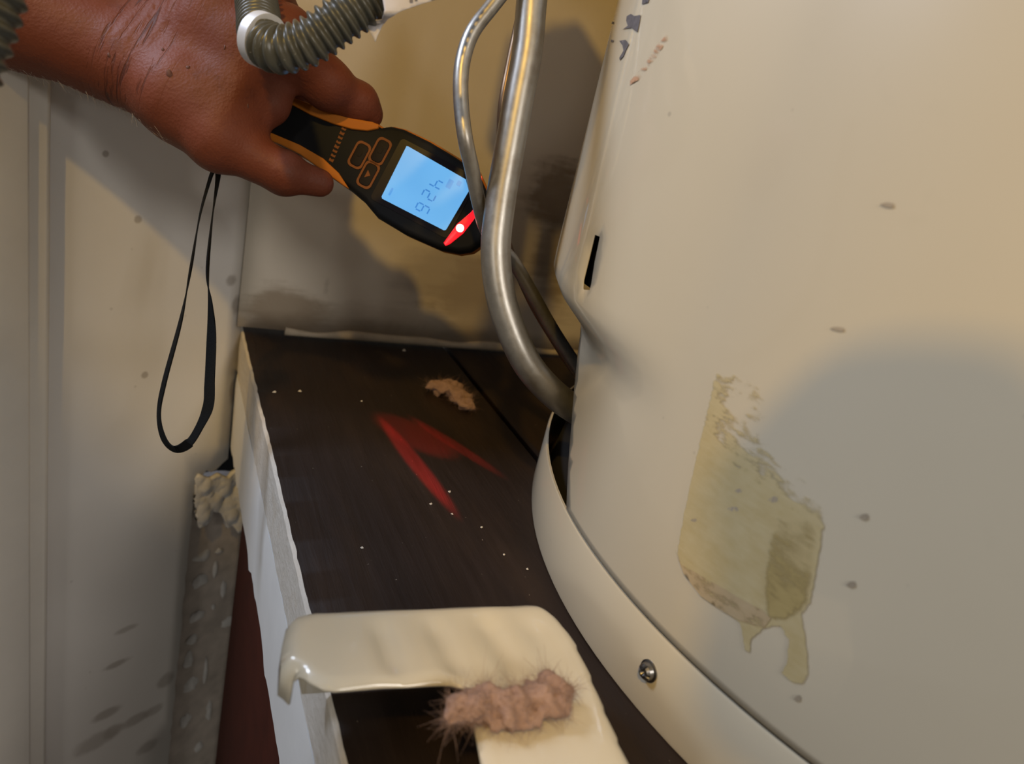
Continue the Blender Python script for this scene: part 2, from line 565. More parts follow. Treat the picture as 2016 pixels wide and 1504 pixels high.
# torn plaster lip at the top of the broken part
V = []; fs = []
pts = np.array([[383, 945], [392, 933], [410, 940], [428, 930], [446, 938], [458, 926], [470, 915], [474, 960], [477, 1035], [466, 1046], [455, 1030], [448, 1042], [436, 1012], [420, 1004], [404, 1030], [388, 1036], [384, 990]], float)
P2 = np.array([ls(x, y, 0.0) for x, y in pts])
v2, fc = fill(densify(P2, .002), [], 0.002, 0.002)
q3 = np.c_[v2, v2[:, :1]]
v3 = lw(v2, -0.006) + LN * (0.007 * vnoise(q3, 95) + 0.002 * vnoise(q3, 260))[:, None]
o = mesh_obj('torn_plaster', v3, fc, M_PLASTER, stud); fix_normals(o)
o.modifiers.new('thick', 'SOLIDIFY').thickness = 0.004

# ------------------------------------------------------------------ plank platform
floor_root = bpy.data.objects.new('floor', None); COL.objects.link(floor_root)
tag(floor_root, 'platform of dark stained planks under the water heater', kind='structure')
TH = 0.037; PWID = 0.1845
def plank(x0, x1, first):
    ys = np.linspace(-0.25, BW + 0.01, 170 if first else 40)
    # profile from the left foot over the top to the right foot
    pr = [(x0, -TH)] + [(x0, z) for z in np.linspace(-TH, -0.0015, 9)[1:]] + [(x0 + 0.0018, 0.0)] + \
         [(x, 0.0) for x in np.linspace(x0 + 0.0018, x1 - 0.002, 8)[1:]] + [(x1, -0.002), (x1, -TH)]
    V = []; fs = []; k = len(pr)
    for y in ys:
        for j, (x, z) in enumerate(pr):
            q = np.array([x, y, z])
            if first and j <= 9:
                x = x + 0.0009 * (vnoise(q, 160) - .5) + 0.0002 * (vnoise(q, 45) - .5)
            if z == 0: z = 0.0006 * (vnoise(q, 40) - .5)
            V.append((x, y, z))
    mi = []
    for i in range(len(ys) - 1):
        for j in range(k):
            fs.append((i * k + j, i * k + (j + 1) % k, (i + 1) * k + (j + 1) % k, (i + 1) * k + j))
            mi.append(1 if (first and j < 9) else 0)
    fs.append(tuple(range(k))[::-1]); fs.append(tuple(range((len(ys) - 1) * k, len(ys) * k))); mi += [1, 1]
    o = mesh_obj('plank', V, fs, M_WOOD, floor_root); o.data.materials.append(M_SAWN)
    o.data.polygons.foreach_set('material_index', mi)
    fix_normals(o); sharp(o, 40)
    return o
x = BX
for i in range(4):
    plank(x, x + PWID, i == 0)
    x += PWID + 0.0045
# dark bearer board under the seams
frame_box('bearer', (0, 0, 0), (1, 0, 0), (0, 1, 0), (0, 0, 1), (BX + 0.02, -0.25, -TH - 0.03), (0.80, BW, -TH - 0.001), M_BLACK, floor_root)

# white painted facing under the plank edge
ys = np.linspace(-0.25, BW - 0.002, 150)
V = []; fs = []
for y in ys:
    wob = 0.006 * (vnoise(np.array([y, .2, .7]), 90) - .5) + 0.004 * (vnoise(np.array([y, .9, .1]), 30) - .5)
    tw = 0.0012 * (vnoise(np.array([y, .5, .5]), 60) - .5)
    for (dx, z) in ((0.0, -TH - 0.0022 + tw), (-0.0006, -TH - 0.012), (0.0, -0.075), (0.0006, -0.108 + wob), (0.011, -0.107 + wob), (0.011, -TH - 0.0022 + tw)):
        V.append((BX + 0.0005 + dx + 0.0008 * (vnoise(np.array([y, z, .3]), 30) - .5), y, z))
k = 6
for i in range(len(ys) - 1):
    for j in range(k):
        fs.append((i * k + j, i * k + (j + 1) % k, (i + 1) * k + (j + 1) % k, (i + 1) * k + j))
fs.append(tuple(range(k))[::-1]); fs.append(tuple(range((len(ys) - 1) * k, len(ys) * k)))
o = mesh_obj('trim_3', V, fs, M_FASCIA); fix_normals(o); sharp(o, 40)
tag(o, 'white painted facing strip below the raw plank edge', kind='structure')

# dark red timber in the gap below
o = frame_box('timber_post', (0, 0, 0), (1, 0, 0), (0, 1, 0), (0, 0, 1), (BX + 0.006, 0.10, -0.75), (BX + 0.045, BW - 0.09, -TH - 0.004), M_RED, bev=.002)
tag(o, 'dark red brown timber in the gap below the platform edge', 'timber')
o = frame_box('wall_dark_backing', (0, 0, 0), (1, 0, 0), (0, 1, 0), (0, 0, 1), (-0.12, BW + 0.03, -0.8), (0.4, BW + 0.04, -0.04), M_BLACK)  # added black sheet, stands in for the shade inside the gap
tag(o, 'black sheet added for the darkness of the wall cavity below the platform', kind='structure')

# ------------------------------------------------------------------ water heater
TC = np.array([2.14, 1.03]) * H
TR = 1.3 * H
RING = 0.0402
def bulge(psi, z):
    """the jacket stands off the tank above the burner opening"""
    return 0.022 * smooth01(0.122, 0.152, z) * smooth01(183, 163, psi) * smooth01(95, 120, psi)
def jr(psi, z): return TR + bulge(psi, z)
def jpt(psi, z, off=0.0):
    psi = np.asarray(psi, float); z = np.asarray(z, float)
    r = jr(psi, z) + off; a = np.radians(psi)
    return np.stack([TC[0] + r * np.cos(a), TC[1] + r * np.sin(a), z], -1)
def on_tank(px, py):
    """(angle, height) where the line of sight first meets the jacket"""
    r = ray(px, py)
    t = np.linspace(0.15, 0.60, 3000)
    p = EYE + t[:, None] * r
    a = np.degrees(np.arctan2(p[:, 1] - TC[1], p[:, 0] - TC[0])) % 360
    g = np.hypot(p[:, 0] - TC[0], p[:, 1] - TC[1]) - jr(a, p[:, 2])
    k = int(np.argmax(g <= 0)) if (g <= 0).any() else int(np.argmin(g))
    return np.array([a[k], p[k, 2]])

def enamel():
    m = NT('white_enamel')
    n = m.noise(7, 3); n2 = m.noise(55, 4); sp = m.new('ShaderNodeTexVoronoi')
    m.link(m.P(), sp.inputs['Vector']); sp.inputs['Scale'].default_value = 38
    c = m.mix(n, (0.61, 0.545, 0.415, 1), (0.66, 0.595, 0.465, 1))
    c = m.mix(m.math('MULTIPLY', m.ramp(n2, .60, .80), .10), c, (0.50, 0.45, 0.34, 1))
    c = m.mix(m.math('MULTIPLY', m.ramp(sp.outputs['Distance'], .055, .03), .5), c, (0.34, 0.30, 0.24, 1))
    m.color(c)
    m.set(Roughness=0.36, Coat_Weight=0.8, Coat_Roughness=0.06)
    m.bump(m.noise(12, 2), 0.10, 0.003)
    return m.m
M_TANK = enamel()
M_STEEL = simple('dull_screw_steel', (0.28, 0.27, 0.26), 0.35, 1.0, var=.5, scale=400)

heater = thing('water_heater', 'cream white cylindrical water heater with peeled label glue, standing at right', 'water heater')
edge = [(172.0, RING + 0.0012), (170.0, 0.0418), (167.5, 0.06), (165.0, 0.080), (161.5, 0.103), (158.3, 0.1245), (157.0, 0.128),
        (156.2, 0.134), (155.2, 0.139), (152.5, 0.146), (149.5, 0.152), (146.0, 0.155)]
edge = edge[1:]
SCL = np.array([math.radians(1) * TR, 1.0])
poly = densify(np.array([[420.0, 0.0418]] + [[p, z] for p, z in edge] + [[104, 0.155], [102, 0.0418], [60, 0.0418], [60, 1.0], [420, 1.0]]) * SCL, 0.006)
slot_px = [(1171, 462), (1181, 466), (1171, 515), (1164, 560), (1161, 571), (1148, 570), (1149, 552), (1160, 506)]
slot = np.array([on_tank(x, y) for x, y in slot_px]) * SCL
v2, fc = fill(poly, [slot], 0.0070, 0.0070)
v2 = v2 / SCL
jk = mesh_obj('jacket', jpt(v2[:, 0], v2[:, 1]), fc, M_TANK, heater); fix_normals(jk)
sol = jk.modifiers.new('thick', 'SOLIDIFY'); sol.thickness = 0.0005; sol.offset = -1
# base ring
psi = np.linspace(0, 360, 181)[:-1]
V = []; fs = []
prof = [(-0.0016, 0.0), (0.0, 0.0006), (0.0004, 0.003), (0.0002, RING - 0.001), (-0.0004, RING), (-0.0016, RING), (-0.0018, 0.002)]
for a in np.radians(psi):
    for (dr, z) in prof:
        V.append((TC[0] + (TR + dr) * math.cos(a), TC[1] + (TR + dr) * math.sin(a), z))
k = len(prof); n = len(psi)
for i in range(n):
    for j in range(k):
        i2 = (i + 1) % n
        fs.append((i * k + j, i2 * k + j, i2 * k + (j + 1) % k, i * k + (j + 1) % k))
rg = mesh_obj('base_ring', V, fs, M_TANK, heater); fix_normals(rg); sharp(rg, 40)
# burner chamber: inner drum, pan, top plate; interior darkness put into the black
V = []; fs = []
prof = [(0.0, 0.004), (TR - 0.006, 0.004), (TR - 0.010, 0.030), (TR - 0.030, 0.034), (TR - 0.034, 0.150), (None, 0.158), (None, 0.20), (None, 0.30), (None, 0.6), (None, 0.99), (0.0, 0.995)]
psi = np.linspace(0, 360, 145)[:-1]
for ad in psi:
    a = math.radians(ad)
    for (r, z) in prof:
        if r is None: r = float(jr(ad, z)) - 0.006
        V.append((TC[0] + r * math.cos(a), TC[1] + r * math.sin(a), z))
k = len(prof); n = len(psi)
for i in range(n):
    for j in range(k - 1):
        i2 = (i + 1) % n
        fs.append((i * k + j, i2 * k + j, i2 * k + j + 1, i * k + j + 1))
bc = mesh_obj('burner_chamber', V, fs, M_BLACK, heater)
# screw on the ring
sp = on_tank(1279, 1320); a = math.radians(sp[0])
nrm = np.array([math.cos(a), math.sin(a), 0]); tan = np.array([-math.sin(a), math.cos(a), 0]); upv = np.array([0, 0, 1.0])
cen = np.array([TC[0], TC[1], sp[1]]) + nrm * TR
V = []; fs = []; n = 24
rings = [(0.0050, 0.0), (0.0050, 0.0008), (0.0040, 0.0012), (0.0036, 0.0030), (0.0026, 0.0040), (0.0014, 0.0043)]
for (r, h) in rings:
    for i in range(n):
        t = 2 * math.pi * i / n
        hh = h
        if r < 0.003 and (abs(math.sin(2 * t)) < 0.3): hh -= 0.0014
        V.append(cen + nrm * hh + r * (math.cos(t) * tan + math.sin(t) * upv))
V.append(cen + nrm * 0.0026)
for q in range(len(rings) - 1):
    for i in range(n): fs.append((q * n + i, q * n + (i + 1) % n, (q + 1) * n + (i + 1) % n, (q + 1) * n + i))
for i in range(n): fs.append(((len(rings) - 1) * n + i, (len(rings) - 1) * n + (i + 1) % n, len(rings) * n))
sc = mesh_obj('screw', V, fs, M_STEEL, heater); fix_normals(sc); sharp(sc, 30)
sc['label'] = 'dull steel cross-head screw in the base ring'

# thin films on the jacket
def film(name, px, mat, parent, step=0.0016, off=0.00035, zoom=None, fade=None, ring=False):
    if zoom: px = [(x / zoom[2] + zoom[0], y / zoom[2] + zoom[1]) for x, y in px]
    q = np.array([on_tank(x, y) for x, y in px])
    sc = np.array([math.radians(1) * TR, 1.0])
    b = densify(q * sc, step)
    v2, fc = fill(b, [], step, step)
    P = jpt(v2[:, 0] / sc[0], v2[:, 1], off)
    o = mesh_obj(name, P, fc, mat, parent); fix_normals(o)
    if fade is not None:
        at_ = o.data.attributes.new('amount', 'FLOAT', 'POINT')
        at_.data.foreach_set('value', fade(P, v2, b).astype(np.float32))
    return o

def glue_mat(name, c1, c2, streak=True, lo=0.35, hi=0.6):
    m = NT(name)
    n = m.noise(90, 5, 0.65); w = m.noise(300, 4, 0.6, m.vec((.15, .35, 1.4), (0.35, 0, 0)))
    m.color(m.mix(m.math('MULTIPLY', m.math('ADD', n, w), .5), c1, c2))
    m.set(Roughness=0.6)
    at_ = m.new('ShaderNodeAttribute'); at_.attribute_name = 'amount'
    f = m.math('ADD', at_.outputs['Fac'], m.math('MULTIPLY', m.math('SUBTRACT', m.math('ADD', n, w), 1.0), 0.9))
    f = m.ramp(f, lo, hi)
    tr = m.new('ShaderNodeBsdfTransparent'); mx = m.new('ShaderNodeMixShader')
    m.link(f, mx.inputs[0]); m.link(tr.outputs[0], mx.inputs[1]); m.link(m.b.outputs[0], mx.inputs[2])
    m.link(mx.outputs[0], m.out.inputs[0])
    m.bump(w, .3, .0004)
    return m.m
ZG = (1300, 680, 2.09)
glue_px = [(225, 95), (205, 180), (180, 280), (150, 430), (110, 620), (80, 760), (65, 860), (100, 940), (170, 1030), (250, 1090), (320, 1140), (335, 1210), (345, 1260),
           (375, 1270), (385, 1215), (440, 1170), (490, 1160), (520, 1210), (510, 1300), (490, 1345), (540, 1390), (600, 1410), (620, 1330), (610, 1200),
           (590, 1110), (630, 1060), (650, 950), (670, 840), (690, 740), (690, 640), (690, 560), (620, 520), (580, 400), (480, 260), (440, 170), (330, 110)]
def glue_fade(P, v2, b):
    zt = P[:, 2].max()
    ed = edge_dist(b, v2)
    # glue is thickest along the left side and at the foot of the label, thin towards the upper right
    psi, z = v2[:, 0] / (math.radians(1) * TR), P[:, 2]
    f = 0.30 + 0.75 * smooth01(0.150, 0.105, z) - 0.30 * smooth01(188, 196, psi) * smooth01(0.115, 0.14, z) + 0.25 * smooth01(188, 184, psi)
    return f * smooth01(0.0, 0.0022, ed)
gl = film('glue_residue', glue_px, glue_mat('yellowed_glue', (0.44, 0.335, 0.13, 1), (0.64, 0.56, 0.36, 1)), heater, zoom=ZG, fade=glue_fade)
gl['label'] = 'yellowed glue left by a peeled label'
gl2_px = [(470, 680), (440, 800), (425, 900), (415, 1000), (430, 1080), (450, 1130), (520, 1140), (590, 1105), (625, 1050), (645, 940), (660, 830), (675, 730), (600, 690)]
gl2 = film('glue_residue', gl2_px, glue_mat('olive_glue', (0.40, 0.30, 0.11, 1), (0.46, 0.37, 0.17, 1), lo=.2, hi=.9), heater, zoom=ZG, off=0.0006,
           fade=lambda P, v2, b: (0.3 + 0.6 * smooth01(P[:, 2].max(), P[:, 2].min(), P[:, 2])) * smooth01(0, .003, edge_dist(b, v2)))
gl3 = film('glue_residue', [(x * 1.0, y) for x, y in [(65, 840), (90, 900), (160, 940), (250, 990), (330, 1040), (420, 1085), (460, 1120), (430, 1160), (330, 1130), (250, 1085), (170, 1030), (100, 940)]],
           glue_mat('brown_glue', (0.40, 0.27, 0.12, 1), (0.58, 0.48, 0.32, 1)), heater, zoom=ZG, off=0.0006,
           fade=lambda P, v2, b: 0.55 + 0 * v2[:, 0])
M_INK = simple('grey_ink', (0.13, 0.12, 0.13), 0.6, var=.5, scale=300)
M_RUST = glue_mat('orange_scuff', (0.45, 0.22, 0.10, 1), (0.6, 0.38, 0.25, 1), lo=.4, hi=.7)
ZI = (1080, 0, 2.35)
for px in ([(365, 75), (385, 65), (400, 75), (430, 70), (425, 100), (415, 150), (385, 130), (345, 138), (370, 120), (362, 95)],
           [(330, 190), (360, 185), (375, 205), (360, 235), (350, 260), (332, 280), (330, 268), (350, 235), (345, 210)],
           [(440, -20), (472, -20), (465, 12), (435, 22)], [(294, 100), (302, 100), (302, 112), (294, 112)], [(292, 184), (303, 186), (300, 197), (292, 195)]):
    film('ink_mark', px, M_INK, heater, zoom=ZI, step=0.0012)
film('scuff', [(552, 160), (535, 175), (500, 215), (470, 265), (440, 310), (380, 375), (378, 395), (420, 370), (460, 315), (500, 265), (530, 220), (556, 180)], M_RUST, heater, zoom=ZI,
     step=0.0012, fade=lambda P, v2, b: 0.5 + 0 * v2[:, 0])
M_SMUDGE = simple('brown_smudge', (0.38, 0.32, 0.24), 0.7, var=.4)
for (x, y, w, h) in [(1525, 983, 9, 6), (1456, 966, 7, 4), (1446, 1002, 11, 4), (1703, 1017, 9, 6), (1678, 1150, 9, 6), (1750, 404, 14, 4), (1652, 648, 14, 3), (1368, 1024, 6, 3), (1572, 1374, 7, 6)]:
    film('speck', [(x + w * math.cos(t + .5) * (1 + .25 * math.sin(3 * t)), y + h * math.sin(t) + w * .25 * math.cos(t)) for t in np.linspace(0, 2 * math.pi, 11)[:-1]],
         M_SMUDGE, heater, step=0.001)

# ------------------------------------------------------------------ aluminium gas tubes
def metal():
    m = NT('dull_aluminium')
    n = m.noise(220, 5, 0.7); n2 = m.noise(35, 4)
    m.color(m.mix(m.math('MULTIPLY', m.ramp(n2, .45, .7), .6), m.mix(n, (0.30, 0.285, 0.26, 1), (0.44, 0.42, 0.39, 1)), (0.19, 0.155, 0.115, 1)))
    m.set(Metallic=0.85, Roughness=m.math('ADD', 0.30, m.math('MULTIPLY', n, .22)))
    m.bump(n, .12, .0004)
    return m.m
M_ALU = metal()
def px_path(pts, n):
    return resample(catmull([at(*p) for p in pts], 200), n)[0]
P = px_path([(1075, -260, .40), (1060, -110, .405), (1047, 0, .41), (1038, 100, .412), (1020, 200, .414), (1002, 300, .416), (985, 400, .418), (976, 500, .42), (990, 600, .423),
             (1030, 702, .428), (1078, 764, .436), (1135, 808, .450), (1200, 840, .475), (1290, 860, .51)], 110)
o = tube('burner_tube', P, 0.0083, M_ALU)
tag(o, 'thick dull aluminium tube bending down into the heater opening', 'tube')
P = px_path([(1100, -250, .41), (1045, -90, .405), (978, 0, .402), (932, 60, .400), (913, 111, .400), (907, 159, .400), (909, 218, .401), (917, 278, .402), (930, 337, .412), (943, 400, .424),
             (962, 460, .440), (1008, 512, .458), (1042, 567, .47), (1088, 648, .485), (1140, 726, .50), (1200, 800, .52)], 110)
o = tube('pilot_tube', P, 0.0041, M_ALU, seg=18)
tag(o, 'thin aluminium tube bowing out left of the thick tube', 'tube')
P = px_path([(1085, -250, .43), (1050, -100, .43), (1022, 40, .432), (1003, 130, .434), (989, 210, .436), (985, 300, .45), (985, 400, .462), (1000, 480, .478), (1030, 560, .490), (1066, 630, .503), (1140, 745, .520), (1190, 800, .53)], 90)
o = tube('thermocouple_tube', P, 0.0026, simple('brown_copper', (0.22, 0.15, 0.10), 0.4, 0.8, var=.3), seg=14)
tag(o, 'thin brown copper line running close behind the thick tube', 'tube')

# gas control above the picture, where hose and tubes come from
M_GREYPAINT = simple('grey_cast_paint', (0.22, 0.22, 0.22), 0.5, var=.2)
gv = thing('gas_control', 'grey gas control block on the heater above the tubes', 'gas control')
gc = at(1085, -330, .42)
def lathe_frame(name, c, axis, prof, mat, parent, seg=28):
    axis = np.asarray(axis, float); axis = axis / np.linalg.norm(axis)
    e1 = np.cross(axis, [0.3, 0.2, 0.9]); e1 /= np.linalg.norm(e1); e2 = np.cross(axis, e1)
    V = []; fs = []
    for (r, h) in prof:
        for i in range(seg):
            t = 2 * math.pi * i / seg
            V.append(c + axis * h + r * (math.cos(t) * e1 + math.sin(t) * e2))
    for q in range(len(prof) - 1):
        for i in range(seg): fs.append((q * seg + i, q * seg + (i + 1) % seg, (q + 1) * seg + (i + 1) % seg, (q + 1) * seg + i))
    fs.append(tuple(range(seg))[::-1]); fs.append(tuple(range((len(prof) - 1) * seg, len(prof) * seg)))
    o = mesh_obj(name, V, fs, mat, parent); fix_normals(o); sharp(o, 40)
    return o
frame_box('valve_body', gc, (0.35, -0.94, 0), (0.94, 0.35, 0), (0, 0, 1), (-.035, -.03, -.03), (.035, .05, .05), M_GREYPAINT, gv, bev=.006)
lathe_frame('valve_knob', gc + np.array([0, 0, .05]), (0, 0, 1), [(.02, 0), (.022, .004), (.021, .016), (.017, .018)], M_BLACK, gv)

# ------------------------------------------------------------------ corrugated gas hose
def hose_mat():
    m = NT('grey_green_hose_coating')
    n = m.noise(90, 4); n2 = m.noise(500, 3)
    c = m.mix(n, (0.050, 0.049, 0.037, 1), (0.085, 0.083, 0.066, 1))
    c = m.mix(m.math('MULTIPLY', m.ramp(n2, .68, .76), .6), c, (0.42, 0.41, 0.38, 1))
    m.color(c); m.set(Roughness=0.33); m.bump(n2, .15, .0003)
    return m.m
M_HOSE = hose_mat()
hose = thing('gas_hose', 'grey corrugated gas hose looping in front of the hand, with silver band', 'hose')
pts = [(430, -420, .46), (455, -260, .43), (480, -130, .405), (498, -40, .388), (508, 25, .370), (515, 74, .350), (546, 98, .340), (602, 85, .337), (660, 47, .336), (716, 6, .336),
       (775, -38, .338), (845, -90, .345), (910, -150, .36), (965, -235, .375), (1000, -310, .39), (1030, -350, .40)]
P0 = catmull([at(*p) for p in pts], 600)
P, s = resample(P0, 1000)
rad = 0.0093 + 0.00115 * np.sign(np.sin(2 * math.pi * s / 0.0042)) * np.abs(np.sin(2 * math.pi * s / 0.0042)) ** 0.7
tube('hose_body', P, rad, M_HOSE, hose, seg=26)
def index_near(P, px, py):
    c = (P - EYE) @ CAM
    q = np.stack([CX + F * c[:, 0] / c[:, 2], CY + F * c[:, 1] / c[:, 2]], 1)
    return int(np.argmin(np.hypot(q[:, 0] - px, q[:, 1] - py)))
M_BAND = simple('silver_band', (0.62, 0.63, 0.66), 0.45, 0.35, var=.12, scale=200)
i = index_near(P, 517, 80)
T, N_, B_ = frames(P)
def band(name, i, half, r, mat, parent, tilt=np.zeros(3)):
    t = tilt / np.linalg.norm(tilt)
    return lathe_frame(name, P[i], t, [(r - .0008, -half), (r, -half + .0003), (r, half - .0003), (r - .0008, half)], mat, parent, 40)
band('metal_band', i, .0030, .0120, M_BAND, hose, RIGHT * .78 + DOWN * .45 - FWD * .42)
# paper tag wrapped on the hose with its corner hanging
def tag_mat():
    m = NT('grey_paper_tag')
    n = m.noise(120, 4)
    m.color(m.mix(n, (0.44, 0.41, 0.40, 1), (0.58, 0.54, 0.53, 1))); m.set(Roughness=.75); m.bump(n, .2, .0004)
    return m.m
M_TAG = tag_mat()
tp = [(738, -40), (752, -8), (757, 20), (752, 38), (716, 42), (724, 56), (733, 72), (739, 83), (744, 70), (752, 52), (764, 36), (790, 22), (830, 8), (868, -3), (900, -14), (890, -60)]
tpd = densify(np.array(tp, float), 5)
v2, fc = fill(tpd, [], 6, 6)
V = np.array([at(x, y, .3225 + 0.016 * smooth01(26, 46, y) + .008 * smooth01(770, 890, x)) for x, y in v2])
o = mesh_obj('paper_tag', V, fc, M_TAG, hose); o.modifiers.new('thick', 'SOLIDIFY').thickness = .0003
o['label'] = 'grey paper tag with a pointed hanging corner'
for q in ([(806, -9), (813, -9), (813, 5), (807, 5)], [(817, -9), (822, -9), (822, 2), (817, 2)], [(848, -10), (866, -10), (862, -1), (850, 1)]):
    v2 = np.array(q, float)
    V = np.array([at(x, y, .3218 + .008 * smooth01(770, 890, x)) for x, y in v2])
    mesh_obj('printed_mark', V, [(0, 1, 2, 3)], M_INK, o)

# second hose at the left edge of the picture
hose2 = thing('gas_hose', 'grey corrugated hose crossing the top left corner of the picture', 'hose')
P, s = resample(catmull([at(*p) for p in [(60, -260, .25), (20, -120, .25), (-16, 0, .25), (-52, 110, .25), (-110, 260, .252), (-200, 420, .26), (-330, 560, .29), (-520, 640, .34), (-760, 640, .42), (-1050, 560, .52)]], 400), 1100)
tube('hose_body', P, 0.0090 + 0.0010 * np.sin(2 * math.pi * s / 0.0052), M_HOSE, hose2, seg=26)

# ------------------------------------------------------------------ meter
MD = 0.475; MK = MD / F
MO = at(841, 380, MD)
MU = RIGHT * .884 + DOWN * .467; MV = RIGHT * .467 - DOWN * .884; MW = -FWD
def mp(px, py, w=0.0): return MO + RIGHT * (px - 841) * MK + DOWN * (py - 380) * MK + MW * w
def muv(u, v, w=0.0): return MO + MU * u * MK + MV * v * MK + MW * w      # u, v in photo pixels
def prism(name, pts, w0, w1, mat, parent, bev=0.0, fn=mp, inset=0.0):
    n = len(pts)
    V = [fn(x, y, w0) for x, y in pts] + [fn(x, y, w1) for x, y in pts]
    fs = [tuple(range(n)), tuple(range(n, 2 * n))] + [(i, (i + 1) % n, n + (i + 1) % n, n + i) for i in range(n)]
    o = mesh_obj(name, V, fs, mat, parent, smooth=True); fix_normals(o)
    if bev: bevel(o, bev, 3, 50)
    else: sharp(o, 40)
    return o
def rrect(cu, cv, hu, hv, r, n=5):
    out = []
    for (sx, sy, a0) in ((1, 1, 0), (-1, 1, 90), (-1, -1, 180), (1, -1, 270)):
        for i in range(n + 1):
            a = math.radians(a0 + 90 * i / n)
            out.append((cu + sx * (hu - r) + r * math.cos(a), cv + sy * (hv - r) + r * math.sin(a)))
    return out
def offset_poly(pts, d):
    p = np.asarray(pts, float); n = len(p)
    e = np.roll(p, -1, 0) - p; e /= np.linalg.norm(e, axis=1)[:, None]
    nrm = np.stack([e[:, 1], -e[:, 0]], 1)
    nn = nrm + np.roll(nrm, 1, 0); nn /= np.linalg.norm(nn, axis=1)[:, None]
    area = 0.5 * np.sum(p[:, 0] * np.roll(p[:, 1], -1) - np.roll(p[:, 0], -1) * p[:, 1])
    return p + nn * d * (1 if area > 0 else -1)
M_RUBBER = simple('black_rubber', (0.005, 0.005, 0.0055), 0.6, var=.2, Specular_IOR_Level=.15)
M_ORANGE = simple('orange_rubber', (0.40, 0.125, 0.012), 0.6, var=.08, Specular_IOR_Level=.2)
M_DIMOR = simple('orange_print', (0.17, 0.055, 0.012), 0.6, var=.1, Specular_IOR_Level=.2)
meter = thing('handheld_meter', 'black and orange handheld meter with lit blue screen reading 426', 'meter')
outline = [(470, 176), (545, 192), (600, 207), (650, 227), (700, 242), (742, 250), (756, 259), (775, 256), (800, 262), (850, 286), (900, 316), (944, 346), (962, 385), (962, 440),
           (950, 485), (930, 499), (905, 503), (870, 496), (800, 465), (745, 432), (720, 402), (694, 380), (650, 350), (600, 313), (548, 287), (500, 262), (468, 236), (458, 205)]
sm_out = densify(np.array(outline, float), 14)
prism('bumper', offset_poly(outline, 1.0) + np.array([2.0, -5.0]), -.013, .003, M_ORANGE, meter, .003)
prism('housing', offset_poly(outline, -1.0), -.002, .0100, M_RUBBER, meter, .0032)
prism('grip_strip', [(560, 196), (600, 210), (650, 230), (700, 245), (740, 252), (753, 258), (750, 265), (730, 269), (700, 266), (665, 256), (620, 238), (585, 219), (556, 205)], .0085, .0118, M_ORANGE, meter, .0008)
prism('grip_strip', [(530, 270), (548, 274), (600, 296), (645, 322), (675, 350), (695, 381), (683, 374), (650, 350), (600, 314), (560, 294), (530, 283)], .0085, .0118, M_ORANGE, meter, .0008)
# screen
def screen_mat():
    m = NT('lit_lcd')
    n = m.noise(22, 2)
    c = m.mix(n, (0.12, 0.43, 0.92, 1), (0.20, 0.57, 0.98, 1))
    m.color((0.05, 0.1, 0.15, 1)); m.val(m.b.inputs['Emission Color'], c)
    m.set(Emission_Strength=0.82, Roughness=.2)
    return m.m
prism('screen_window', rrect(-2, 0, 84, 66, 8), .0098, .0103, simple('dark_glass', (0.008, 0.006, 0.008), .3, var=.1, Specular_IOR_Level=.15), meter, fn=muv)
scr = prism('screen', [(805, 298), (757, 395), (758, 399), (877, 460), (881, 459), (925, 384), (919, 362), (809, 299)], .0101, .0107, screen_mat(), meter)
scr['label'] = 'lit blue screen with the digits 426'
M_SEG = emissive('lcd_segment', (0.06, 0.27, 0.70), 0.78)
SEGS = {'4': 'fgbc', '2': 'abged', '6': 'afgedc'}
def seg_bar(cu, cv, du, dv, parent):
    return [(cu - du, cv - dv), (cu + du, cv - dv), (cu + du, cv + dv), (cu - du, cv + dv)]
def to_uv(px, py):
    d = np.array([px - 841, py - 380.]); return d @ [.884, .467], d @ [.467, -.884]
for ch, (px, py) in zip('426', [(862, 370), (848, 393), (836, 418)]):
    u0, v0 = to_uv(px, py)
    hh, hw, t = 12.5, 7.0, 1.3          # half height along +u (up), half width; reading direction is -v
    place = {'a': (hh, 0, t, hw - 1.5), 'g': (0, 0, t, hw - 1.5), 'd': (-hh, 0, t, hw - 1.5),
             'f': (hh / 2, hw, hh / 2 - 1.5, t), 'b': (hh / 2, -hw, hh / 2 - 1.5, t), 'e': (-hh / 2, hw, hh / 2 - 1.5, t), 'c': (-hh / 2, -hw, hh / 2 - 1.5, t)}
    V = []; fs = []
    for sg in SEGS[ch]:
        du0, dv0, du, dv = place[sg]; b = len(V)
        for w in (.0106, .01095):
            for (x, y) in seg_bar(u0 + du0, v0 + dv0, du, dv, None): V.append(muv(x, y, w))
        fs += [(b, b + 1, b + 2, b + 3), (b + 4, b + 5, b + 6, b + 7)] + [(b + i, b + (i + 1) % 4, b + 4 + (i + 1) % 4, b + 4 + i) for i in range(4)]
    dg = mesh_obj('digit', V, fs, M_SEG, scr, smooth=False); fix_normals(dg)
M_SEG2 = emissive('lcd_icon', (0.10, 0.37, 0.82), 0.80)
for (px, py, hu, hv) in [(888, 371, 5, 9), (906, 370, 4, 5), (775, 386, 2.2, 8)]:
    u0, v0 = to_uv(px, py)
    prism('screen_icon', rrect(u0, v0, hu, hv, 1.5, 2), .0106, .01095, M_SEG2, scr, fn=muv)
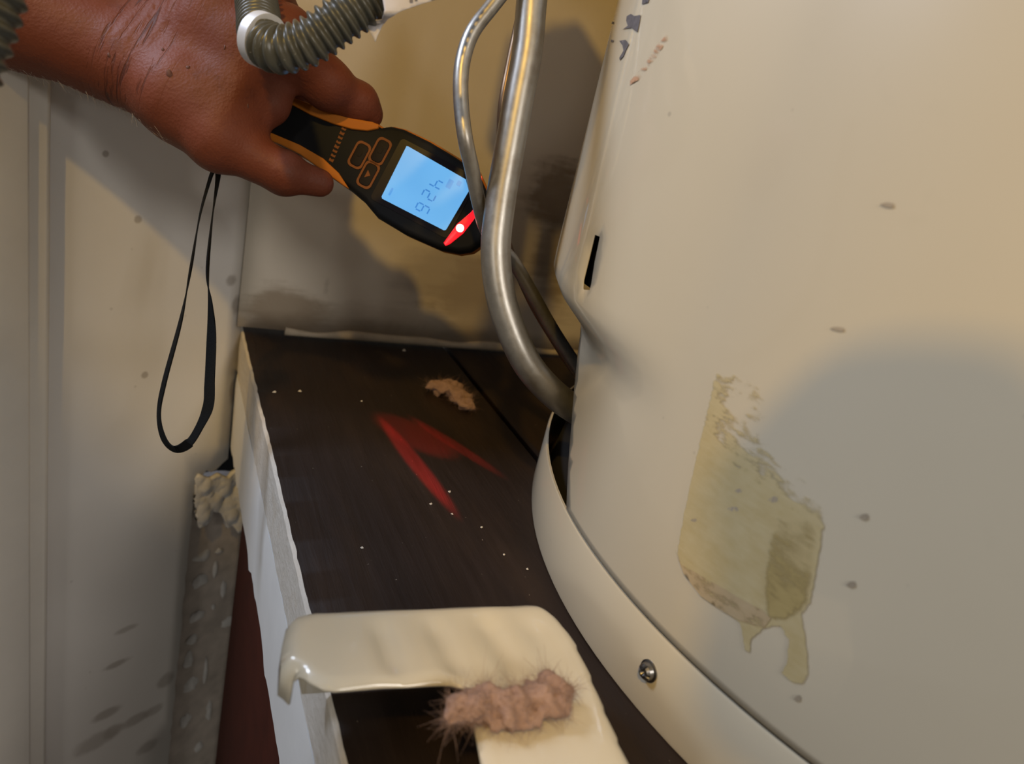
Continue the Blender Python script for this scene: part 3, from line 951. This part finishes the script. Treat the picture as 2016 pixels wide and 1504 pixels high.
# keys with orange rims
M_KEY = simple('dark_key', (0.010, 0.006, 0.004), 0.6, var=.3, Specular_IOR_Level=.15)
for (px, py) in [(714, 315), (754, 308), (731, 353)]:
    u0, v0 = to_uv(px, py)
    o_ = rrect(u0, v0, 15.5, 27, 10); i_ = rrect(u0, v0, 11.5, 22.5, 8); n = len(o_)
    V = []; fs = []
    for ring, w in ((o_, .0098), (o_, .0106), (i_, .0106), (i_, .0098)):
        V += [muv(x, y, w) for x, y in ring]
    for q in range(3):
        for i in range(n): fs.append((q * n + i, q * n + (i + 1) % n, (q + 1) * n + (i + 1) % n, (q + 1) * n + i))
    rm = mesh_obj('key_rim', V, fs, M_DIMOR, meter); fix_normals(rm); sharp(rm, 40)
    ky = prism('key', rrect(u0, v0, 11.3, 22.2, 8), .0098, .0110, M_KEY, meter, .0004, fn=muv)
u0, v0 = to_uv(731, 353)
prism('key_symbol', [(u0 - 4, v0 - 8), (u0 + 5, v0), (u0 - 4, v0 + 8)], .0109, .0112, M_DIMOR, meter, fn=muv)
for (px, py) in [(715, 312), (755, 306)]:
    u0, v0 = to_uv(px, py)
    prism('key_symbol', rrect(u0, v0, 4.5, 6.5, 3, 3), .0109, .0112, M_KEY, meter, fn=muv)
# dim row of orange maker's lettering across the handle, too dark to read
for i in range(8):
    t = i / 7
    u0, v0 = to_uv(660 + 24 * t, 324 - 60 * t)
    hv = 2.6 if i % 3 else 3.2
    prism('printed_letter', [(u0 - 4.5, v0 - hv), (u0 + 4.5, v0 - hv), (u0 + 4.5, v0 + hv), (u0 + (1 if i % 2 else -1), v0 + hv * .3), (u0 - 4.5, v0 + hv)], .0098, .01015,
          M_DIMOR, meter, fn=muv)
# red indicator bar and its lamp
bar = prism('indicator_bar', [(876, 484), (880, 490), (889, 486), (914, 466), (934, 440), (949, 418), (949, 408), (942, 408), (930, 424), (902, 448)], .0096, .0106, emissive('red_indicator', (1.0, 0.008, 0.02), 0.95), meter, .0003)
prism('indicator_lamp', rrect(*to_uv(908, 456), 7.5, 7.5, 7.4, 6), .0104, .0113, emissive('red_lamp', (1.0, 0.45, 0.38), 9.0), bar, fn=muv)
prism('sensor_lens', rrect(*to_uv(945, 360), 4, 6, 3, 3), .006, .0108, emissive('red_edge_lamp', (1.0, 0.02, 0.02), 0.6), meter, fn=muv)
# red beam lens under the head: throws the red marks on the planks
lens_c = mp(905, 462, -.016)
prism('beam_lens', rrect(*to_uv(900, 455), 6, 12, 4, 3), -.0165, -.0125, emissive('red_beam_lens', (1.0, 0.03, 0.03), 6.0), meter, fn=muv)
def beam(px0, py0, px1, py1, length, width, power):
    a = on_plane(px0, py0, (0, 0, 1), 0); b = on_plane(px1, py1, (0, 0, 1), 0); c = (a + b) / 2
    l = bpy.data.lights.new('meter_beam', 'SPOT'); l.energy = power; l.color = (1.0, 0.02, 0.02)
    l.spot_size = math.radians(60); l.spot_blend = 0.6; l.shadow_soft_size = 0.0015
    o = bpy.data.objects.new('meter_beam', l)
    src = lens_c + FWD * .004 + np.array([0, 0, -.016]); o.location = src
    z = src - c; D = np.linalg.norm(z); z /= D
    x = (b - a) - z * ((b - a) @ z); L = np.linalg.norm(x); x /= L
    y = np.cross(z, x)
    m = Matrix.Identity(4)
    for i in range(3):
        m[i][0], m[i][1], m[i][2], m[i][3] = x[i], y[i], z[i], src[i]
    o.matrix_world = m @ Matrix.Diagonal((L / 2 / D / math.tan(math.radians(30)) * length, width / D / math.tan(math.radians(30)), 1, 1))
    COL.objects.link(o); o.parent = meter
    return o
beam(740, 812, 892, 1005, 1.1, .007, 2.0)
beam(800, 815, 990, 938, 1.1, .006, 1.2)
beam(740, 812, 900, 905, 1.1, .020, 1.0)

# wrist strap
strap_l = [(352, 40), (335, 80), (285, 260), (240, 520), (190, 780), (110, 1080), (82, 1240), (105, 1360), (160, 1415)]
strap_lw = [30, 28, 22, 12, 28, 32, 30, 34, 30]
strap_r = [(375, 40), (372, 90), (345, 280), (322, 540), (336, 700), (342, 850), (333, 1080), (326, 1200), (285, 1300), (230, 1385), (160, 1415)]
strap_rw = [34, 30, 16, 8, 30, 44, 46, 48, 40, 38, 30]
def strap_pts(z, w):
    return [(x / 2.507 + 280, y / 2.507 + 320, ww / 2.507) for (x, y), ww in zip(z, w)]
loop = strap_pts(strap_l, strap_lw) + strap_pts(strap_r, strap_rw)[::-1][1:]
loop = np.array(loop)
SD = 0.452
C = catmull(loop, 160)
n = len(C)
tt = np.gradient(C[:, :2], axis=0); tt /= np.linalg.norm(tt, axis=1)[:, None]
V = []; fs = []
full = 52 / 2.507
for i in range(n):
    x, y, w = C[i]; w = min(max(w * 1.12, 3.0), full)
    c = at(x, y, SD + (.004 if i > n * .45 else 0.0) - 0.002 * math.sin(i / n * math.pi))
    pn = RIGHT * -tt[i][1] + DOWN * tt[i][0]
    half = (pn * w + FWD * math.sqrt(max(full ** 2 - w ** 2, 0)) * (1 if i < n / 2 else -1)) * SD / F * .5
    nn = np.cross(half / np.linalg.norm(half), RIGHT * tt[i][0] + DOWN * tt[i][1]) * .0004
    V += [c - half - nn, c + half - nn, c + half + nn, c - half + nn]
for i in range(n - 1):
    for j in range(4):
        fs.append((i * 4 + j, i * 4 + (j + 1) % 4, (i + 1) * 4 + (j + 1) % 4, (i + 1) * 4 + j))
fs += [(0, 1, 2, 3), tuple(range(n * 4 - 4, n * 4))]
o = mesh_obj('wrist_strap', V, fs, simple('black_webbing', (0.006, 0.006, 0.006), .8, var=.3, scale=900, bump=.4, Specular_IOR_Level=.15), meter); fix_normals(o); sharp(o, 40)
o['label'] = 'black webbing wrist strap hanging in a long loop'

# ------------------------------------------------------------------ hand and forearm (one skin)
DZ = 0.020
def hp(px, py, t): t = t + DZ; return np.array([(px - CX) * t / F, (py - CY) * t / F, t])   # camera-axes metres
J = dict(elbow=(-420, -120, .385), fa1=(-180, -62, .398), fa2=(20, 4, .408), wrist=(255, 118, .420),
         th0=(270, 150, .418), th1=(432, 276, .414), th2=(560, 341, .424), th3=(630, 360, .434),
         i0=(330, 60, .415), i1=(560, 72, .412), i2=(645, 165, .434), i3=(704, 203, .450), i4=(723, 224, .456),
         m0=(320, 20, .418), m1=(520, -20, .416), m2=(575, 70, .462), m3=(600, 150, .496), m4=(588, 215, .492),
         r0=(310, -10, .424), r1=(450, -80, .424), r2=(512, 5, .472), r3=(545, 108, .504), r4=(538, 180, .498),
         p0=(300, -30, .432), p1=(388, -110, .436), p2=(440, -30, .480), p3=(480, 62, .506), p4=(486, 125, .500))
J = {k: hp(*v) for k, v in J.items()}
segs = [('elbow', 'fa1', .046, .043, .02), ('fa1', 'fa2', .043, .0330, .012), ('fa2', 'wrist', .0330, .0262, .012),
        ('wrist', 'i1', .0235, .0150, .007), ('wrist', 'm1', .0225, .0150, .007), ('wrist', 'r1', .0215, .0145, .007), ('wrist', 'p1', .0205, .0140, .007),
        ('wrist', 'th1', .0235, .0160, .009), ('th1', 'th2', .0152, .0114, .006), ('th2', 'th3', .0112, .0080, .003),
        ('i1', 'i2', .0155, .0138, .005), ('i2', 'i3', .0132, .0120, .004), ('i3', 'i4', .0118, .0098, .004),
        ('m1', 'm2', .0142, .0120, .004), ('m2', 'm3', .0118, .0105, .003), ('m3', 'm4', .0104, .0085, .003),
        ('r1', 'r2', .0138, .0115, .004), ('r2', 'r3', .0112, .0100, .003), ('r3', 'r4', .0100, .0082, .003),
        ('p1', 'p2', .0125, .0105, .004), ('p2', 'p3', .0100, .0090, .003), ('p3', 'p4', .0090, .0075, .003)]
h = 0.0017
pts_all = np.array(list(J.values()))
lo = np.array([hp(-330, 0, .40)[0], pts_all[:, 1].min() - .03, pts_all[:, 2].min() - .05]); hi = pts_all.max(0) + .05
lo[2] = .34
hi = np.array([J['i4'][0] + .02, J['th3'][1] + .022, pts_all[:, 2].max() + .02])
ax = [np.arange(lo[i], hi[i], h) for i in range(3)]
G = np.stack(np.meshgrid(*ax, indexing='ij'), -1).astype(np.float32)
D = None
for a, b, ra, rb, k in segs:
    d = cone_sdf(G, J[a], J[b], ra, rb)
    D = d if D is None else smin(D, d, k)
# web of skin between thumb and index, pad of the thumb
extra = [(hp(470, 175, .416), hp(525, 205, .424), .020, .0135, .014), (hp(360, 190, .414), hp(440, 235, .414), .024, .018, .014),
         (hp(420, 40, .416), hp(500, 100, .418), .022, .018, .012)]
for a, b, ra, rb, k in extra: D = smin(D, cone_sdf(G, a, b, ra, rb), k)
# knuckles and joints
for q, r, k in [('i1', .0162, .006), ('i2', .0146, .004), ('i3', .0124, .003), ('th2', .0124, .004), ('th1', .0172, .006), ('m2', .0126, .004)]:
    D = smin(D, np.linalg.norm(G - J[q], axis=-1) - r, k)
# tendons and gentle unevenness
D = D - 0.0010 * (vnoise(G, 70) - .5) - 0.0016 * (vnoise(G, 34) - .5)
# creases across the back of the wrist
axis = J['wrist'] - J['fa2']; axis /= np.linalg.norm(axis)
cr = (G - J['wrist']) @ axis + 0.004 * (vnoise(G, 60) - .5) + 0.10 * ((G[..., 1] - J['wrist'][1])) ** 2 * 10
for c_, dep in ((-.002, .0012), (.004, .0010), (.010, .0014), (.015, .0008), (.021, .0009)):
    D = D + dep * np.exp(-((cr - c_) / .0016) ** 2) * smooth01(.016, -.012, G[..., 1] - J['wrist'][1])
V, Q = surface_nets(D, lo, h)
V = EYE + V @ CAM.T
def skin():
    m = NT('tanned_skin')
    n = m.noise(30, 4); n2 = m.noise(160, 5, .7); n3 = m.noise(75, 4)
    c = m.mix(n, (0.115, 0.028, 0.0125, 1), (0.165, 0.046, 0.022, 1))
    c = m.mix(m.math('MULTIPLY', m.ramp(n3, .58, .75), .4), c, (0.075, 0.018, 0.010, 1))
    # folds across the back of the wrist: stretched noise along the arm, only around the joint
    wr = EYE + CAM @ J['wrist']; axw = CAM @ axis
    def along(v, sc):
        d = m.new('ShaderNodeVectorMath', operation='DOT_PRODUCT'); m.link(m.P(), d.inputs[0]); d.inputs[1].default_value = tuple(v)
        return m.math('MULTIPLY', m.math('SUBTRACT', d.outputs['Value'], float(np.dot(v, wr))), sc)
    side = np.cross(axw, FWD); side /= np.linalg.norm(side)
    cx_ = m.new('ShaderNodeCombineXYZ')
    m.link(along(axw, 1.0), cx_.inputs[0]); m.link(along(side, 0.09), cx_.inputs[1]); m.link(along(FWD, 0.09), cx_.inputs[2])
    fold = m.noise(330, 3, .6, cx_.outputs[0], .4)
    t = along(axw, 1.0)
    mask = m.math('MULTIPLY', m.ramp(t, -.016, .0), m.ramp(t, .040, .018))
    crease = m.math('MULTIPLY', m.ramp(fold, .47, .36), mask)
    c = m.mix(m.math('MULTIPLY', crease, .75), c, (0.045, 0.012, 0.007, 1))  # shade in the folds painted darker into the skin colour
    m.color(c)
    m.set(Roughness=0.55, Specular_IOR_Level=.25, Subsurface_Weight=0.08, Subsurface_Radius=(.004, .0015, .0008), Subsurface_Scale=1.0)
    v = m.new('ShaderNodeTexVoronoi'); m.link(m.P(), v.inputs['Vector']); v.inputs['Scale'].default_value = 620
    fine = m.noise(330, 4, .7, m.vec((.5, 1, .5)))
    hgt = m.math('ADD', m.math('MULTIPLY', v.outputs['Distance'], .4), m.math('ADD', fine, m.math('MULTIPLY', n2, .8)))
    m.bump(m.math('SUBTRACT', hgt, m.math('MULTIPLY', crease, 2.2)), .38, .0008)
    return m.m
person = thing('person', 'bare forearm and hand of a person gripping the orange and black meter', 'person')
arm = mesh_obj('arm', V, Q, skin(), person); fix_normals(arm)
sm = arm.modifiers.new('smooth', 'SMOOTH'); sm.factor = .5; sm.iterations = 3
# small cut, scab and hairs
VA = V
def nearest_skin(px, py):
    c = (VA - EYE) @ CAM
    q = np.hypot(CX + F * c[:, 0] / c[:, 2] - px, CY + F * c[:, 1] / c[:, 2] - py)
    cand = np.where(q < 8)[0]
    return VA[cand[np.argmin(c[cand, 2])]] if len(cand) else None
M_SCAB = simple('dark_scab', (0.10, 0.035, 0.024), .6, var=.3)
for (px, py, r) in [(210, 112, .0014), (342, 150, .0026), (372, 130, .0014), (323, 92, .0012), (445, 102, .0011), (494, 205, .0012)]:
    p = nearest_skin(px, py)
    if p is None: continue
    nn = (EYE - p); nn /= np.linalg.norm(nn); e1 = np.cross(nn, [0, 0, 1.0]); e1 /= np.linalg.norm(e1); e2 = np.cross(nn, e1)
    VV = [p + nn * .0003]; fs = []
    for rr, hh in ((.55, .0002), (1.0, -.0004)):
        for i in range(12):
            t = 2 * math.pi * i / 12; q = r * rr * (1 + .3 * math.sin(2 * t + px))
            VV.append(p + nn * hh + e1 * math.cos(t) * q * .7 + e2 * math.sin(t) * q * 1.2)
    for i in range(12):
        fs.append((0, 1 + i, 1 + (i + 1) % 12)); fs.append((1 + i, 13 + i, 13 + (i + 1) % 12, 1 + (i + 1) % 12))
    mesh_obj('scab', VV, fs, M_SCAB, person)
def strands(name, roots, dirs, length, r, mat, parent, curl=.3, seg=4):
    V = []; fs = []
    for p, d in zip(roots, dirs):
        d = d / np.linalg.norm(d); L = length * rng.uniform(.5, 1.3)
        e = np.cross(d, rng.normal(size=3)); e /= np.linalg.norm(e); f_ = np.cross(d, e); b = len(V)
        cv = rng.normal(size=3) * curl
        for k in range(seg):
            t = k / (seg - 1); c = p + d * L * t + cv * L * t * t; rr = r * (1 - .7 * t)
            for a in (0, 2.094, 4.189): V.append(c + rr * (math.cos(a) * e + math.sin(a) * f_))
        for k in range(seg - 1):
            for a in range(3):
                fs.append((b + k * 3 + a, b + k * 3 + (a + 1) % 3, b + k * 3 + 3 + (a + 1) % 3, b + k * 3 + 3 + a))
    o = mesh_obj(name, V, fs, mat, parent); o['kind'] = 'stuff'
    return o
cc = (VA - EYE) @ CAM
pxs = CX + F * cc[:, 0] / cc[:, 2]; pys = CY + F * cc[:, 1] / cc[:, 2]
roots = []; dirs = []
for _ in range(260):
    x0 = rng.uniform(10, 330)
    cand = np.where(np.abs(pxs - x0) < 2)[0]
    if not len(cand): continue
    j = cand[np.argsort(-pys[cand])[:max(2, len(cand) // 9)]]
    j = rng.choice(j)
    roots.append(VA[j]); dirs.append(DOWN * .6 + RIGHT * .7 + rng.normal(size=3) * .3)
strands('arm_hair', roots, dirs, .0045, .00009, simple('pale_hair', (0.55, 0.45, 0.35), .5), person)

# ------------------------------------------------------------------ loose access door of the heater
PZ = 0.044
def pz(px, py, z=PZ): return on_plane(px, py, (0, 0, 1), z)[:2]
out_px = [(566, 1216), (585, 1200), (620, 1194), (760, 1190), (900, 1185), (1040, 1181), (1066, 1183), (1092, 1200), (1118, 1226), (1140, 1258), (1166, 1310), (1192, 1372), (1222, 1440), (1258, 1515), (1310, 1640)]
in_px = [(985, 1640), (952, 1510), (938, 1440), (926, 1370), (915, 1346), (890, 1341), (780, 1345), (660, 1352), (640, 1350), (610, 1335), (580, 1312), (556, 1300), (558, 1250)]
outer = np.array([pz(*p) for p in out_px]); inner = np.array([pz(*p) for p in in_px])
ring_ = densify(np.vstack([outer, inner]), 0.0022)
v2, fc = fill(ring_, [], 0.0024, 0.0024)
def open_dist(line, pts):
    best = np.full(len(pts), 1e9)
    for i in range(len(line) - 1):
        a, b = line[i], line[i + 1]; ab = b - a
        t = np.clip(((pts - a) @ ab) / (ab @ ab), 0, 1)
        best = np.minimum(best, np.linalg.norm(pts - a - t[:, None] * ab, axis=1))
    return best
dl = open_dist(np.vstack([inner[-3:], outer]), v2)
di = open_dist(inner[:-2], v2)
RR = 0.0055
z = np.full(len(v2), PZ) - RR * (1 - np.sqrt(np.clip(1 - (1 - np.clip(dl / RR, 0, 1)) ** 2, 0, 1)))
z -= 0.0018 * (1 - smooth01(0, .004, di))
# three pressed grooves running towards the viewer
for (xa, ya, xb, yb, wd, dp) in [(752, 1235, 772, 1300, .0045, .0022), (862, 1232, 893, 1302, .0048, .0024), (962, 1226, 1030, 1350, .0055, .0030), (1052, 1232, 1120, 1345, .0060, .0016)]:
    a, b = pz(xa, ya), pz(xb, yb); ab = b - a; L = np.linalg.norm(ab); ab /= L
    t = (v2 - a) @ ab; s = (v2 - a) @ np.array([-ab[1], ab[0]])
    prof_ = np.exp(-(s / wd) ** 2) * smooth01(-.010, .004, t) * smooth01(L + .014, L - .002, t)
    z -= dp * prof_
z += 0.0006 * (vnoise(np.c_[v2, v2[:, 0]], 60) - .5)
V = np.c_[v2, z]
# turned-down flange along the outer side
M_DOOR = M_TANK
o = mesh_obj('panel', V, fc, M_DOOR, None); fix_normals(o)
me = o.data
bm = bmesh.new(); bm.from_mesh(me)
be = [e for e in bm.edges if e.is_boundary and all(open_dist(np.vstack([inner[-3:], outer]), np.array([[v.co.x, v.co.y]]))[0] < 1e-4 for v in e.verts)]
ret = bmesh.ops.extrude_edge_only(bm, edges=be)
for v in [g for g in ret['geom'] if isinstance(g, bmesh.types.BMVert)]:
    left = open_dist(np.vstack([inner[-3:], outer[:2]]), np.array([[v.co.x, v.co.y]]))[0] < 1e-3
    v.co.z = v.co.z - 0.010 if left else 0.0016
bmesh.ops.recalc_face_normals(bm, faces=bm.faces)
bm.to_mesh(me); bm.free()
me.polygons.foreach_set('use_smooth', [True] * len(me.polygons))
door = thing('access_door', 'loose white sheet-metal heater door with pressed grooves lying on the planks', 'access door')
o.parent = door
sol = o.modifiers.new('thick', 'SOLIDIFY'); sol.thickness = .0010; sol.offset = -1
if np.mean([p.normal[2] for p in me.polygons]) < 0: sol.offset = 1

# ------------------------------------------------------------------ tufts of glass wool
def wool_mat():
    m = NT('pink_glass_wool')
    n = m.noise(130, 5, .7)
    m.color(m.mix(n, (0.22, 0.13, 0.095, 1), (0.50, 0.33, 0.26, 1))); m.set(Roughness=.95); m.bump(m.noise(520, 4), .9, .001)
    return m.m
M_WOOL = wool_mat()
def tuft(label, chain, r, n_str, length):
    t = thing('insulation_tuft', label, 'insulation', group='scraps of pink insulation')
    P, s = resample(catmull(np.array(chain), 80), 70)
    T, N, B = frames(P)
    V = []; fs = []; seg = 26
    for i in range(len(P)):
        env = min(1, math.sin(math.pi * (i + .6) / (len(P) + .2)) * 2.4) * .85 + .12
        for j in range(seg):
            a = 2 * math.pi * j / seg
            d = math.cos(a) * N[i] + math.sin(a) * B[i]
            q = P[i] + d * r
            k = .15 + 1.15 * vnoise(q, 210) + .55 * vnoise(q, 520) + .35 * vnoise(q, 1100)
            V.append(P[i] + d * r * k * env * np.array([1, 1, .75]))
    for i in range(len(P) - 1):
        for j in range(seg): fs.append((i * seg + j, i * seg + (j + 1) % seg, (i + 1) * seg + (j + 1) % seg, (i + 1) * seg + j))
    fs.append(tuple(range(seg))[::-1]); fs.append(tuple(range((len(P) - 1) * seg, len(P) * seg)))
    V = np.array(V)
    c = mesh_obj('wool_core', V, fs, M_WOOL, t); fix_normals(c)
    idx = rng.integers(0, len(V), n_str)
    ctr = P[np.clip(idx // seg, 0, len(P) - 1)]
    dirs = (V[idx] - ctr) + rng.normal(size=(n_str, 3)) * r * .9
    strands('wool_fibres', V[idx], dirs, length, .00008, M_WOOL, t, curl=.8)
    return t
def ch(pts): return [np.append(pz(x, y, z), z) for x, y, z in pts]
tuft('blurred pink tuft of glass wool lying across the white access door', ch([(878, 1418, .0485), (915, 1392, .0490), (960, 1386, .0490), (1005, 1394, .0490), (1050, 1380, .0495), (1095, 1364, .050), (1126, 1354, .050)]), .0056, 1500, .0036)
tuft('small pink scrap of glass wool on the dark planks near the tubes', ch([(843, 757, .004), (862, 762, .006), (888, 764, .006), (905, 782, .006), (920, 796, .005), (936, 804, .004)]), .0062, 900, .0034)

# chips of dried paint and plaster on the planks
M_CHIP = simple('pale_chip', (0.55, 0.50, 0.43), .8)
for (px, py, r, lab) in [
        (540, 772, .0016, 'tiny pale plaster chip on the planks nearest the raw plank edge'),
        (590, 770, .0014, 'tiny pale plaster chip just right of the one nearest the plank edge'),
        (848, 992, .0011, 'tiny pale plaster chip below the red streak, left one of three'),
        (885, 968, .0011, 'tiny pale plaster chip at the end of the red streak, topmost of three'),
        (890, 1012, .0008, 'tiny pale plaster chip below the red streak, lowest of three'),
        (712, 1078, .0010, 'lone tiny plaster chip on the planks behind the access door grooves'),
        (948, 1038, .0009, 'tiny plaster chip between red streak and heater ring, farthest of three'),
        (992, 1092, .0009, 'tiny plaster chip between red streak and heater ring, middle of three'),
        (1038, 1120, .0009, 'tiny plaster chip close beside the heater base ring'),
        (712, 790, .0010, 'tiny plaster chip just beyond the start of the red streak'),
        (795, 690, .0020, 'larger pale plaster chip at the foot of the back wall')]:
    c = np.append(pz(px, py, .0004), .0004)
    V = []
    for k in range(6):
        a = k * math.pi / 3 + rng.random() * .5; q = r * rng.uniform(.6, 1.2)
        V.append(c + [q * math.cos(a), q * math.sin(a), 0])
    V += [c + [.3 * r, .1 * r, r * .8], c + [-.4 * r, 0, r * .5]]
    fs = [(i, (i + 1) % 6, 6 if i in (5, 0, 1) else 7) for i in range(6)] + [(1 + 1, 6, 7), (5, 7, 6), (5, 4, 3, 2, 1, 0)]
    o = mesh_obj('plaster_chip', V, fs, M_CHIP, smooth=False)
    tag(o, lab, 'chip', group='plaster chips on the planks')

# ------------------------------------------------------------------ the person's other hand, beside the camera: it shades the heater
def sdf_mesh(name, parts, hgrid, mat, parent):
    pts_ = np.array([q for a, b, ra, rb, k in parts for q in (a, b)]); rm = max(max(p[2], p[3]) for p in parts)
    l_, h_ = pts_.min(0) - rm - 3 * hgrid, pts_.max(0) + rm + 3 * hgrid
    g_ = np.stack(np.meshgrid(*[np.arange(l_[i], h_[i], hgrid) for i in range(3)], indexing='ij'), -1)
    d_ = None
    for a, b, ra, rb, k in parts:
        e = cone_sdf(g_, a, b, ra, rb); d_ = e if d_ is None else smin(d_, e, k)
    v_, q_ = surface_nets(d_, l_, hgrid)
    o_ = mesh_obj(name, v_, q_, mat, parent); fix_normals(o_)
    return o_
M_SKIN = arm.data.materials[0]
FC = np.array([0.19, 0.145, 0.165]) - 0.26 * WARM_DIR       # fist held up beside the camera
def fp(x, y, z): return FC + RIGHT * x - DOWN * y + FWD * z
fist = [(fp(-.012, -.03, -.01), fp(-.004, .026, -.01), .026, .024, .01), (fp(.012, -.03, -.02), fp(.012, .02, -.02), .026, .024, .01)]
for k in range(4):
    y = .026 - .019 * k
    fist += [(fp(.020, y, -.012), fp(-.002, y + .003, .012), .0105, .0100, .004), (fp(-.002, y + .003, .012), fp(-.024, y, .004), .0100, .0085, .004)]
fist += [(fp(.0, .03, -.02), fp(-.028, .034, -.022), .011, .009, .005), (fp(.01, -.03, -.02), fp(.05, -.13, -.12), .027, .036, .02)]
sdf_mesh('hand', fist, .0035, M_SKIN, person)

HC = np.array([0.15, 0.65, 0.03]) - 1.0 * WARM_DIR          # unseen head, placed to shade the lower back wall
gz = np.array([.4, .75, -.5]); gz /= np.linalg.norm(gz)
hs = np.cross(gz, [0, 0, 1.0]); hs /= np.linalg.norm(hs); hu = np.cross(hs, gz)
def hd(x, y, z): return HC + hs * x + hu * y + gz * z
head = [(hd(0, .03, -.02), hd(0, .035, .02), .080, .076, .02), (hd(0, -.06, .03), hd(0, -.085, .055), .052, .030, .03),
        (hd(0, .005, .095), hd(0, -.025, .112), .010, .013, .012), (hd(-.028, .022, .082), hd(-.036, .02, .078), .010, .010, .01), (hd(.028, .022, .082), hd(.036, .02, .078), .010, .010, .01),
        (hd(-.018, -.062, .088), hd(.018, -.062, .088), .009, .009, .008), (hd(-.078, .02, -.005), hd(-.080, -.02, .0), .014, .010, .008), (hd(.078, .02, -.005), hd(.080, -.02, .0), .014, .010, .008),
        (hd(0, -.06, -.03), hd(0, -.16, -.08), .055, .060, .03), (hd(-.16, -.22, -.14), hd(.16, -.22, -.14), .07, .07, .05)]
sdf_mesh('head', head, .006, M_SKIN, person)
